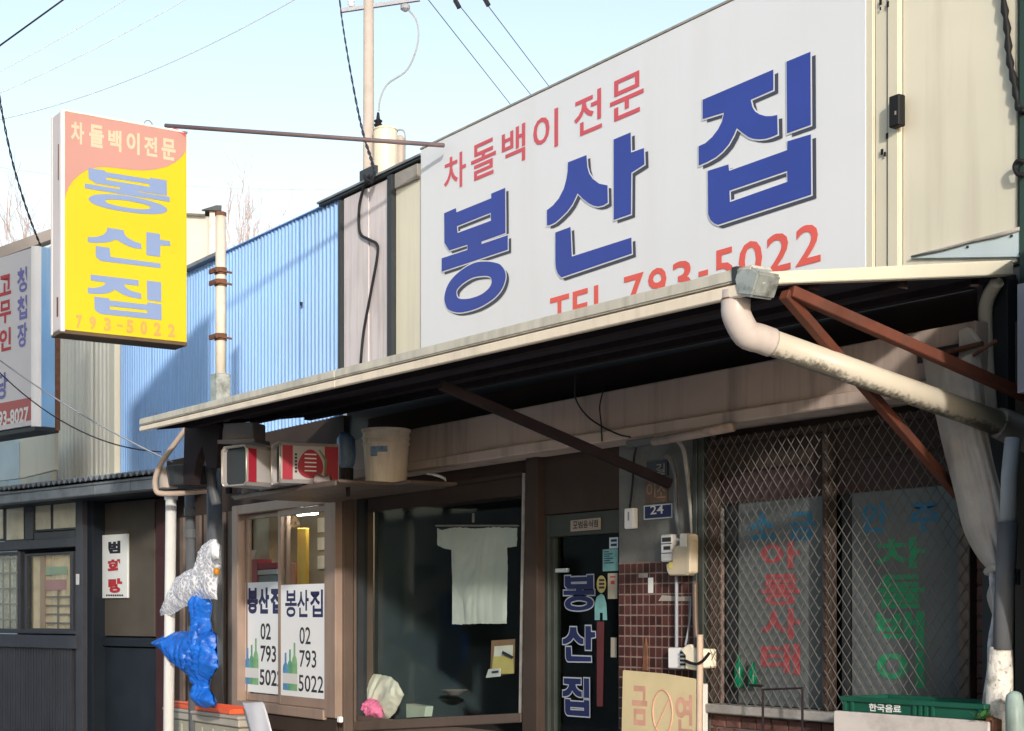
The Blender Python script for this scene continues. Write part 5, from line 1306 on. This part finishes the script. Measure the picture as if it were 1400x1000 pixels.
kn = MB(); kn.tube(crom([A(1350, 782, yt - .03), A(1362, 776, yt - .09), A(1376, 785, yt - .1), A(1386, 792, yt - .05), A(1374, 800, yt - .02), A(1360, 796, yt - .06)], 4), 0.016, 8); kn.build('knot', m_tarp, tarp, smooth=True)
kn = MB(); kn.tube([A(1372, 778, yt - .09), A(1392, 782, yt - .07), A(1392, 796, yt - .07), A(1374, 795, yt - .1)], 0.012, 7); kn.build('tie', m_black, tarp)
kn = MB(); kn.tube([A(1262, 490, yt + .02), A(1343, 470, yt + .02)], 0.011, 8); kn.tube([A(1290, 512, yt - .02), A(1362, 466, yt - .04)], 0.007, 6); kn.build('hanging_cord', m_rust, tarp)
# end cap of the beam, pale
mb = MB(); pquad(mb, [(1310, 500), (1336, 492), (1336, 466), (1322, 447), (1310, 452)], YF - .035, YF - .004); mb.build('beam_end', M('beam_end_paint', (0.58, 0.53, 0.46), 0.6, 0.1), shop, 0.004)
mb = MB(); pbox(mb, 1254, 1312, 475, 492, YF - .012, YF - .001); mb.build('dark_plate', m_darktrim, shop)
# cream pipe behind the tarp
vp = MB(); vp.tube(crom([A(1364, 385, W - .12), A(1352, 405, W - .1), A(1347, 430, W - .08), A(1349, 480, W - .07), A(1352, 530, W - .07), A(1356, 575, W - .07)], 5), 0.027, 12)
tag(vp.build('cream_pipe', m_post, smooth=True), 'cream pipe bending down from the awning end behind the tarpaulin', 'pipe')
mb = MB(); mb.box(U(1356, W), U(1391, W), W - .06, W + .007, 0.1, 2.9); mb.build('dark_pier_post', m_darktrim, shop, 0.004)
# standing pipe and wrapped post
pa = at(1372, 640, 4.72); pb_ = at(1366, 890, 4.72)
sp = thing('grey_standpipe', 'grey pipe running down from the drain coupling past the tarpaulin knot', 'pipe', (pb_.x, pb_.y, pb_.z))
mb = MB(); mb.tube([at(1385, 600, 4.74), at(1380, 650, 4.72), at(1378, 720, 4.72)], 0.03, 12); mb.build('upper_pipe', M('silver_pipe', (0.34, 0.36, 0.39), 0.4, 0.15, 6), sp, smooth=True)
mb = MB(); mb.tube([at(1378, 715, 4.72), at(1374, 800, 4.70), at(1371, 888, 4.70)], 0.036, 12); mb.build('lower_pipe', M('slate_pipe', (0.12, 0.127, 0.14), 0.5, 0.15, 6), sp, smooth=True)
pp = thing('wrapped_post', 'post wrapped in peeling white paint and plastic at the right corner', 'post', (at(1366, 990, 4.7).x, 4.72, 0.12))
a = at(1369, 885, 4.71); 
mb = MB(); mb.tube([a, a + Vector((-0.01, 0, -.15)), a + Vector((-0.015, 0, -.4)), (a.x - .015, a.y, 0.12)], [0.042, 0.05, 0.052, 0.055], 14)
mb.build('pole', M('peeling_white', (0.62, 0.60, 0.56), 0.6, 0.1, 8, (0.11, 0.10, 0.10), 0.95, False, 22, 0.49, spots=(0.03, 0.025, 0.02), samt=0.9, sscale=55, bump=0.4), pp, smooth=True)
wr = MB(); wr.tube(crom([A(1358, 780, 4.74), A(1361, 830, 4.73), A(1357, 880, 4.72), A(1352, 930, 4.71), A(1347, 1000, 4.70), A(1345, 1060, 4.7)], 4), [0.016 + 0.004 * math.sin(k) for k in range(21)], 7); wr.build('plastic_wrap', M('silver_plastic', (0.42, 0.42, 0.45), 0.3, 0.35, 16, GRIME, 0.6, False, 18, 0.48), pp, smooth=True)
mb = MB(); mb.tube([A(1352, 985, 4.64), A(1362, 985, 4.64), A(1362, 1060, 4.64), A(1354, 1060, 4.64)], 0.02, 8); mb.build('rusty_clip', m_rust, pp)
gb = MB(); gb.tube(crom([A(1386, 946, 4.62), A(1387, 960, 4.61), A(1388, 990, 4.6), A(1389, 1060, 4.6)], 4), [0.008, 0.02, 0.028, 0.03, 0.032, 0.033, 0.034, 0.034, 0.034, 0.034, 0.034, 0.034, 0.034], 10)
tag(gb.build('green_sheet', M('pale_green_plastic', (0.26, 0.34, 0.32), 0.4, 0.25, 8, GRIME, 0.4, True), smooth=True), 'pale green plastic sheet bunched behind the foot of the wrapped post', 'plastic sheet')
mb = MB(); mb.box(U(1389, 4.98), U(1389, 4.98) + 0.3, 4.975, 4.998, 0.12, H(1390, 440, 4.98)); tag(mb.build('corner_post', M('khaki_post', (0.07, 0.062, 0.05), 0.7, 0.15)), 'dark khaki post at the far right under the awning end', 'post')
mb = MB(); pbox(mb, 1391, 1430, 385, 535, 4.76, 4.79); tag(mb.build('grey_sheet', M('grey_sheet', (0.34, 0.35, 0.40), 0.6, 0.1)), 'pale grey sheet at the picture edge below the awning end', 'sheet')
# crate on a white ledge
yk = 4.62
mb = MB(); u0 = U(1139, yk); mb.box(u0, U(1352, yk), yk, W - .08, 0.12, H(1240, 979, yk)); lg = tag(mb.build('white_ledge', M('pinkish_white_paint', (0.60, 0.55, 0.52), 0.6, 0.08, 4, GRIME, 0.3, False), bev=0.006), 'pinkish white box ledge under the green crate', 'ledge')
ht_ = H(1240, 979, yk)
ck = thing('green_crate', 'dark green plastic crate with white print on its side', 'crate', ((U(1152, yk) + U(1345, yk)) / 2, 4.75, ht_))
cu0, cu1 = U(1153, yk + .02), U(1346, yk + .02); cht = H(1240, 957, yk + .02)
m_crate = M('crate_green', (0.012, 0.085, 0.055), 0.35, 0.12, 6)
mb = MB(); y0, y1 = yk + .02, 4.90
mb.box(cu0, cu1, y0, y0 + .012, ht_ + .002, cht - .02); mb.box(cu0, cu1, y1 - .012, y1, ht_ + .002, cht - .02); mb.box(cu0, cu0 + .012, y0 + .0125, y1 - .0125, ht_ + .002, cht - .02); mb.box(cu1 - .012, cu1, y0 + .0125, y1 - .0125, ht_ + .002, cht - .02); mb.box(cu0 + .0125, cu1 - .0125, y0 + .0125, y1 - .0125, ht_ + .002, ht_ + .01)
mb.build('body', m_crate, ck)
mb = MB()
mb.box(cu0 - .01, cu1 + .01, y0 - .012, y0 + .014, cht - .0195, cht); mb.box(cu0 - .01, cu1 + .01, y1 - .014, y1 + .012, cht - .0195, cht); mb.box(cu0 - .01, cu0 + .014, y0 + .0145, y1 - .0145, cht - .0195, cht); mb.box(cu1 - .014, cu1 + .01, y0 + .0145, y1 - .0145, cht - .0195, cht)
mb.build('rim', m_crate, ck, 0.003)
for px in (1155, 1165, 1250, 1258, 1266, 1275, 1340):
    mb = MB(); mb.box(U(px, y0), U(px, y0) + .012, y0 - .009, y0 - .0005, ht_ + .003, cht - .02); mb.build('side_rib', m_crate, ck)
lrect('한국음료', 1188, 1232, 963, 974, y0 - .001, m_paper, ck, weight=0.03)
# green soju bottles behind the screen
for px, y0_, l in ((1010, 895, 'shorter green bottle standing behind the wire screen'), (1029, 905, 'taller green bottle standing behind the wire screen')):
    c = at(px, 940, W + .02); mb = MB(); hh = H(px, y0_, W + .02) - c.z
    mb.lathe((c.x, c.y, c.z), [(0.02, 0), (0.022, 0.01), (0.022, hh * .62), (0.01, hh * .78), (0.009, hh)], 12)
    tag(mb.build('green_bottle', M('bottle_green', (0.0, 0.14, 0.07), 0.25, 0.1) if 'bottle_green' not in bpy.data.materials else bpy.data.materials['bottle_green'], smooth=True), l, 'bottle', 'green bottles behind the screen')
# weeds at the crate end
mb = MB(); c = at(1342, 984, yk - .01)
random.seed(5)
for k in range(26):
    a = random.uniform(0, 6.28); d = Vector((math.cos(a), math.sin(a) * .6, random.uniform(.1, .7))).normalized() * random.uniform(.02, .05)
    s_ = Vector((-d.y, d.x, 0)).normalized() * 0.008
    p = Vector(c) + d * .3
    mb.add([tuple(p), tuple(p + d * .5 + s_), tuple(p + d), tuple(p + d * .5 - s_)], [(0, 1, 2, 3)])
tag(mb.build('weed_tuft', M('weed_green', (0.06, 0.16, 0.04), 0.7)), 'small green weed tuft at the right end of the green crate', 'plant')
# metal bracket in front of the screen
mb = MB(); pts = [A(1043, 1010, yk + .2), A(1043, 943, yk + .2), A(1097, 941, yk + .2), A(1097, 1010, yk + .2)]
mb.tube(pts, 0.006, 8); mb.tube([A(1025, 937, yk + .22), A(1043, 938, yk + .2)], 0.007, 6)
tag(mb.build('metal_rack', m_darksteel), 'thin dark metal rack standing in front of the screen sill', 'rack')
# latch, cables on the right wall
t = thing('latch', 'black metal latch box on the seam of the cream wall', 'latch', at(1221, 173, W - .06))
mb = MB(); pbox(mb, 1214.5, 1229, 130, 173, W - .075, W - .033); mb.build('body', m_black, t, 0.005)
mb = MB(); pbox(mb, 1223, 1225, 152, 157, W - .077, W - .0755); mb.build('pin', m_wire, t)
mb = MB(); pbox(mb, 1219.3, 1220.4, 0, 355, W - .026, W - .0235); mb.build('seam_line', m_darktrim, shop)
mb = MB()
for x, y, s in ((1212, 186, 2), (1205, 208, 2), (1209, 211, 1.5), (1203, 3, 2), (1213, 6, 2), (1203, 12, 1)): pbox(mb, x - s / 2, x + s, y - s * 2, y + s * 2, W - .034, W - .0305)
mb.build('scar', m_black, shop)
mb = MB(); pts = [A(1370, -40, W - .028), A(1372, 0, W - .028), A(1377, 40, W - .028), A(1380, 80, W - .028), A(1387, 115, W - .028), A(1393, 148, W - .028), A(1400, 152, W - .04)]
mb.tube(crom(pts, 5), [0.013 + 0.004 * math.sin(k * 2.1) for k in range(31)], 8)
tag(mb.build('black_cable', m_black, smooth=True), 'thick taped black cable hanging down the cream wall at the top right', 'cable')
mb = MB(); mb.tube(crom([A(1400, 222, W - .04), A(1392, 220, W - .05), A(1387, 228, W - .05), A(1391, 238, W - .05), A(1400, 240, W - .04)], 5), 0.009, 8)
tag(mb.build('cable_loop', m_black, smooth=True), 'small black cable loop at the right edge of the cream wall', 'cable')
conduit('black cable zigzagging down the grey panels to the awning', [(505, 240, W - .06), (497, 258, W - .02), (491, 285, W - .012), (492, 318, W - .012), (503, 327, W - .014), (515, 334, W - .012), (516, 350, W - .012), (507, 400, W - .012), (497, 455, W - .012), (493, 498, W - .012)], 0.010, m_cable, 'cable')

# ================================================================== BAGS AND TUB AT THE LEFT FOOT
yb = 4.12
mb_ = M('blue_bag', (0.012, 0.13, 0.56), 0.35, 0.2, 9, (0.01, 0.05, 0.32), 0.6, False, 11, 0.46, spec=0.3, bump=0.9, bscale=22)
zl = lambda pts: [(x / 2.995, 666 + y / 2.995) for x, y in pts]
o = crumple('blue_bag', zl([(820, 415), (808, 445), (803, 500), (815, 560), (800, 595), (740, 590), (690, 602), (632, 630), (640, 652), (690, 682), (722, 722), (748, 748), (790, 775), (815, 822), (808, 852), (800, 898), (845, 905), (885, 895), (875, 852), (852, 820), (858, 790), (893, 740), (888, 690), (885, 600), (865, 588), (855, 540), (862, 480), (850, 418)]), yb, 0.10, 0.085, mb_, None, 0.010, 1.0, 3.0, 0.045, 0.05, 13.0)
tag(o, 'crumpled blue plastic bag tied to the pipes beside the poster windows', 'bag')
def netmat():
    m = M('white_net', (0.80, 0.81, 0.86), 0.6, 0.06, spec=0.1)
    nt = m.node_tree; N = nt.nodes; L = nt.links
    tc = N.new('ShaderNodeTexCoord')
    fac = None
    for rot, sc in (((0.4, 0.5, 0.2), 34), ((0.2, -0.6, 0.4), 38)):
        mp = N.new('ShaderNodeMapping'); mp.inputs['Rotation'].default_value = rot
        L.new(tc.outputs['Object'], mp.inputs[0])
        w_ = N.new('ShaderNodeTexWave'); w_.inputs['Scale'].default_value = sc / 3; w_.inputs['Distortion'].default_value = 7; w_.inputs['Detail'].default_value = 2; w_.inputs['Detail Scale'].default_value = 1.5
        L.new(mp.outputs[0], w_.inputs['Vector'])
        r_ = N.new('ShaderNodeMapRange'); r_.inputs[1].default_value = 0.60; r_.inputs[2].default_value = 0.85; r_.inputs[3].default_value = 0.30; r_.inputs[4].default_value = 0.80
        L.new(w_.outputs['Fac'], r_.inputs[0])
        if fac is None: fac = r_.outputs[0]
        else:
            mm = N.new('ShaderNodeMath'); mm.operation = 'MAXIMUM'; L.new(fac, mm.inputs[0]); L.new(r_.outputs[0], mm.inputs[1]); fac = mm.outputs[0]
    L.new(fac, N['Principled BSDF'].inputs['Alpha'])
    return m
o = crumple('net_bag', zl([(862, 215), (825, 242), (815, 282), (800, 330), (760, 345), (720, 372), (690, 432), (665, 492), (655, 527), (700, 524), (760, 490), (830, 456), (888, 462), (890, 400), (905, 300), (900, 242), (885, 212)]), yb - .04, 0.06, 0.035, netmat(), None, 0.010, 0, 5.0, 0.06, 0.03, 11.0)
tag(o, 'crumpled white net bag hanging above the blue plastic bag', 'bag')
o = crumple('white_rag', zl([(872, 212), (866, 240), (872, 262), (864, 290), (880, 300), (897, 292), (900, 262), (892, 240), (886, 214)]), yb - .10, 0.03, 0.03, m_white, None, 0.008, 1.0, 7.0, 0.02, 0.02, 30.0)
tag(o, 'small white plastic scrap tied on the dark pipe over the net bag', 'bag')
mb = MB(); mb.lathe(tuple(at(296, 786, yb - .06)), [(0.016, 0), (0.021, 0.005), (0.021, 0.03), (0.016, 0.04), (0.01, 0.045)], 12)
tag(mb.build('amber_lamp', M('amber', (0.50, 0.20, 0.02), 0.3), smooth=True), 'small amber coloured cap beside the net bag', 'cap')
yT = 4.3
tb = thing('storage_tub', 'grey beige tub with a lid lip at the foot of the pipes', 'tub', (U(285, yT), yT + .2, 0.12))
a, b, h0, h1 = prect(FAC, 224, 326, 966, 988, yT)
mb = MB(); mb.box(a, b, yT, yT + .2, h0, h0 + 0.05); mb.box(a - .01, b + .01, yT - .01, yT + .21, h0 + .051, h0 + .075); mb.build('rim', M('tub_rim', (0.42, 0.39, 0.34), 0.5, 0.08), tb, 0.008)
mb = MB(); mb.box(a + .03, b - .03, yT + .02, yT + .18, 0.12, h0 - .001); mb.build('body', M('tub_body', (0.36, 0.35, 0.28), 0.5, 0.08), tb, 0.01)
mb = MB()
for k in range(7): x = a + .1 + k * (b - a - .2) / 6; mb.box(x, x + .03, yT + .008, yT + .019, 0.13, h0 - .03)
mb.build('rib', bpy.data.materials['tub_body'], tb, 0.003)
to = MB(); a2, b2 = U(233, yT + .03), U(316, yT + .03); hh = h0 + .077
ot = thing('orange_tray', 'bright orange tray lying on the storage tub', 'tray', ((a2 + b2) / 2, yT + .2, hh))
mo = M('orange_plastic', (0.80, 0.14, 0.06), 0.4, 0.06)
to.box(a2, b2, yT + .02, yT + .04, hh, hh + .03); to.box(a2, b2, yT + .16, yT + .18, hh, hh + .045); to.box(a2, a2 + .02, yT + .0405, yT + .1595, hh, hh + .035); to.box(b2 - .02, b2, yT + .0405, yT + .1595, hh, hh + .035); to.box(a2 + .0205, b2 - .0205, yT + .0405, yT + .1595, hh, hh + .008)
to.build('body', mo, ot, 0.004)
to = MB(); to.tube([(a2 + .1, yT + .03, hh + .04), (a2 + .45, yT + .03, hh + .042)], 0.012, 8); to.build('handle', mo, ot)
pc_ = MB(); n = 10; vs = []; fs = []
prof = [(328, 960.5, 4.36), (331, 961, 4.31), (333, 964, 4.283), (336, 976, 4.270), (342, 1000, 4.266), (352, 1060, 4.27)]
for i, (px, py, Y) in enumerate(prof):
    for k in range(n + 1):
        s_ = k / n; p = at(px + (27 + i * .8) * s_, py + 1.0 * math.sin(s_ * 3 + i), Y + 0.008 * math.sin(s_ * 6 + i * .8))
        vs.append(tuple(p))
for i in range(len(prof) - 1):
    for k in range(n): fs.append((i * (n + 1) + k, i * (n + 1) + k + 1, (i + 1) * (n + 1) + k + 1, (i + 1) * (n + 1) + k))
pc_.add(vs, fs); o = pc_.build('plastic_sheet', M('lilac_paper', (0.62, 0.62, 0.66), 0.7, 0.04), smooth=True); o.modifiers.new('thick', 'SOLIDIFY').thickness = 0.004
tag(o, 'white plastic sheet draped over the corner of the storage tub', 'sheet')
mb = MB(); c = at(466, 984, 4.86); mb.box(c.x - .02, c.x + .02, 4.84, 4.87, c.z - .02, c.z + .02); tag(mb.build('white_stopper', m_white, bev=0.006), 'small white stopper on the brown corner post below the big window', 'stopper')

# ================================================================== UTILITY POLE, WIRES, TREES
zp = 38.0
pb = atz(504, 840, zp)
up = thing('utility_pole', 'tall concrete utility pole with a transformer and crossarm behind the roof', 'pole', (pb.x, pb.y, 0))
mb = MB(); topz = atz(506, -60, zp).z; mb.tube([(pb.x, pb.y, 0), (pb.x, pb.y, topz)], [0.19, 0.12], 16); mb.build('shaft', m_polecon, up, smooth=True)
def PZ(x, y, z_=zp): return atz(x, y, z_)
mb = MB(); mb.bar(PZ(466, 15), PZ(574, -1), 0.09, 0.09); mb.build('crossarm', m_cablegrey, up)
for x, y in ((480, 12), (553, 2)):
    mb = MB(); p = PZ(x, y); mb.lathe(tuple(p), [(0.05, 0.05), (0.09, 0.1), (0.05, 0.13), (0.09, 0.17), (0.03, 0.24)], 10); mb.build('insulator', m_white, up)
mb = MB(); p = PZ(554, 10); mb.lathe((p.x, p.y, p.z - .1), [(0.05, 0), (0.12, 0.05), (0.12, 0.14), (0.04, 0.18)], 10); mb.build('surge_arrester', m_cablegrey, up)
mb = MB(); p = PZ(527, 240, zp - .3); ttop = PZ(527, 178, zp - .3).z
mb.lathe((p.x, p.y, p.z - .3), [(0.26, 0), (0.29, 0.02), (0.29, ttop - p.z + .27), (0.31, ttop - p.z + .275), (0.31, ttop - p.z + .3), (0.2, ttop - p.z + .36)], 20); mb.build('transformer', M('transformer_paint', (0.66, 0.60, 0.48), 0.5, 0.06, 3, RUST, 0.3, True), up)
mb = MB(); p = PZ(547, 230, zp + .1); mb.lathe((p.x, p.y, p.z - .5), [(0.1, 0), (0.12, 1.2), (0.05, 1.3)], 10); mb.build('small_tank', m_polecon, up)
mb = MB(); p = PZ(517, 178, zp - .3); mb.lathe(tuple(p), [(0.06, 0), (0.1, 0.02), (0.07, 0.06), (0.11, 0.12), (0.07, 0.16), (0.11, 0.22), (0.05, 0.26), (0.03, 0.42)], 10); mb.build('bushing', m_black, up)
mb = MB(); p = PZ(507, 238, zp - .25); mb.box(p.x - .35, p.x + .35, p.y - .12, p.y + .12, p.z - .12, p.z + .12); mb.build('bracket', m_darktrim, up)
mb = MB(); mb.tube(crom([PZ(557, 12), PZ(570, 30), PZ(571, 60), PZ(557, 95), PZ(530, 115), PZ(520, 135), PZ(518, 152)], 5), 0.025, 6); mb.build('jumper_wire', m_cablegrey, up)
mb = MB(); mb.tube(crom([PZ(544, 178), PZ(550, 178), PZ(554, 186), PZ(554, 220)], 4), 0.025, 6); mb.build('jumper_wire', m_cablegrey, up)
def wire(label, a, b, d, r, mat, thick=None):
    mb = MB(); mb.tube(sag(a, b, d, 18), r, 5); return tag(mb.build('overhead_wire', mat, smooth=True), label, 'wire')
G_ = m_cable
wire('thick dark wire crossing the upper left corner of the sky', atz(-60, 106, 12), atz(150, -46, 12), 0.0, 0.007, G_)
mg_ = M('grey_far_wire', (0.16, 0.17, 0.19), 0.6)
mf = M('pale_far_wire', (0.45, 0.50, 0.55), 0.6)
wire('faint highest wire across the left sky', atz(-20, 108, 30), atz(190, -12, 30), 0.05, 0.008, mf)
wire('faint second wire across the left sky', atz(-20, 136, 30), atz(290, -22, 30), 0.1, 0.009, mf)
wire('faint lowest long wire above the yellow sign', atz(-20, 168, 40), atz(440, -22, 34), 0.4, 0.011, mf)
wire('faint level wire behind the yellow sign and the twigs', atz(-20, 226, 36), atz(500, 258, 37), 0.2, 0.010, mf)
wire('left of the three wires running behind the white signboard', atz(570, -20, 30), atz(760, 222, 45), 0.0, 0.010, mg_)
wire('middle of the three wires running behind the white signboard', atz(606, -20, 30), atz(790, 210, 45), 0.0, 0.010, mg_)
wire('right of the three wires running behind the white signboard', atz(646, -20, 30), atz(820, 210, 45), 0.0, 0.010, mg_)
for x, y in ((624, 5), (664, 2)):
    mb = MB(); mb.tube([atz(x - 2, y - 5, 30.2), atz(x + 4, y + 6, 30.2)], 0.05, 6); tag(mb.build('wire_sleeve', G_), 'dark sleeve on the %s wire behind the signboard' % ('middle' if x == 624 else 'right'), 'sleeve')
def twisted(label, pts, r, name='service_cable'):
    base = crom(pts, 10); mb = MB()
    for ph in (0, math.pi):
        q = []
        for i, p in enumerate(base):
            q.append(p + Vector((math.cos(i * 1.3 + ph), math.sin(i * 1.3 + ph), 0)) * r)
        mb.tube(q, r * .8, 5)
    return tag(mb.build(name, m_cable, smooth=True), label, 'cable')
twisted('twisted service cable dropping from the crossarm to the roof edge', [atz(462, -20, 22), atz(468, 30, 21), atz(476, 80, 19), atz(487, 140, 16), atz(497, 185, 13), atz(508, 220, 11), atz(512, 242, 10.2)], 0.008)
twisted('twisted cable running down the left edge to the white sign box', [atz(-4, 110, 14), atz(4, 160, 14), atz(18, 225, 14), atz(36, 285, 14), atz(52, 328, 14), atz(62, 352, 14)], 0.007)
wire('upper of the two drooping wires in front of the cream corrugated wall', atz(-20, 478, 11.5), atz(236, 632, 10.6), 0.05, 0.006, m_cablegrey)
wire('lower of the two drooping wires in front of the cream corrugated wall', atz(-20, 490, 11.6), atz(220, 618, 10.8), 0.16, 0.005, G_)
mb = MB(); pts = crom([at(512, 243, W - .06), at(505, 248, W - .08), at(498, 240, W - .07), at(503, 250, W - .06), at(512, 238, W - .07), at(507, 252, W - .08)], 4); mb.tube(pts, 0.01, 6)
tag(mb.build('cable_clamp', m_cable, smooth=True), 'tangle of taped cable joints at the roof edge below the utility pole', 'cable joint')
# bare trees
def bare_tree(px, z_, hpx, label, seed, spread):
    random.seed(seed)
    base = atz(px, 840, z_); base.z = 0.05
    ht = atz(px, hpx, z_).z
    t = thing('bare_tree', label, 'tree', base, 'leafless trees behind the roofs')
    mb = MB(); mb.tube([base, base + Vector((0.05, 0, ht * .3)), base + Vector((0, 0, ht * .55))], [0.16, 0.11, 0.07], 8); mb.build('trunk', m_bark, t, smooth=True)
    cr = MB()
    def grow(p, d, l, r, dep):
        q = p + d * l
        m_ = p.lerp(q, .5) + Vector((random.uniform(-1, 1), random.uniform(-1, 1), 0)) * l * .05
        cr.tube([p, m_, q], [r, r * .8, r * .6], 4 if dep < 3 else 5, False)
        if dep == 0: return
        for _ in range(3 if dep > 1 else 4):
            nd = (d + Vector((random.gauss(0, spread), random.gauss(0, spread), random.gauss(0.12, spread * .6)))).normalized()
            grow(p.lerp(q, random.uniform(.45, 1)), nd, l * random.uniform(.55, .8), r * .6, dep - 1)
    for k in range(7):
        p = base + Vector((0, 0, ht * (.30 + .04 * k)))
        a = random.uniform(0, 6.28)
        grow(p, Vector((math.cos(a) * spread * 1.3, math.sin(a) * spread * 1.3, 1)).normalized(), ht * .2, 0.035, 4)
    grow(base + Vector((0, 0, ht * .5)), Vector((0, 0, 1)), ht * .2, 0.05, 4)
    zmax = max(v.z for v in cr.v); s_ = (ht - base.z) / (zmax - base.z)
    for v in cr.v: v.z = base.z + (v.z - base.z) * s_
    cr.build('crown', m_bark, t)
bare_tree(316, 50, 205, 'bare pinkish tree with upright twigs to the right of the yellow sign', 11, 0.22)
bare_tree(40, 46, 215, 'bare tree with thin branches at the left behind the brown roof', 23, 0.35)
bare_tree(430, 56, 262, 'low bare tree crown just above the blue corrugated sheets', 31, 0.5)

# ================================================================== ACROSS THE STREET (low houses seen in the panes, and an unseen tall block added for shade)
opp = thing('opposite_building', 'row of plain grey low houses reflected in the shop panes and an unseen taller block added for shade', 'building', (-12, -8, 0))
mo_ = M('opposite_render', (0.42, 0.41, 0.40), 0.85, 0.1)
mb = MB(); mb.box(-46, 0.9, -14, -6.2, 0.0, 3.6); mb.build('low_wall', mo_, opp)
mb = MB(); mb.box(1, 8.3, -16, -6.25, 0.0, 13.0); mb.build('tall_shade_block', mo_, opp)  # unseen block, added to keep the sun off the charcoal house
for k in range(19):
    mb = MB(); mb.box(-45 + k * 2.4, -43.6 + k * 2.4, -6.195, -6.15, 1.0, 2.6); mb.build('window', m_darktrim, opp)
for fl in range(4):
    for k in range(3):
        mb = MB(); mb.box(1.5 + k * 2.3, 3.0 + k * 2.3, -6.245, -6.2, 1.0 + fl * 3.3, 2.5 + fl * 3.3); mb.build('window', m_darktrim, opp)
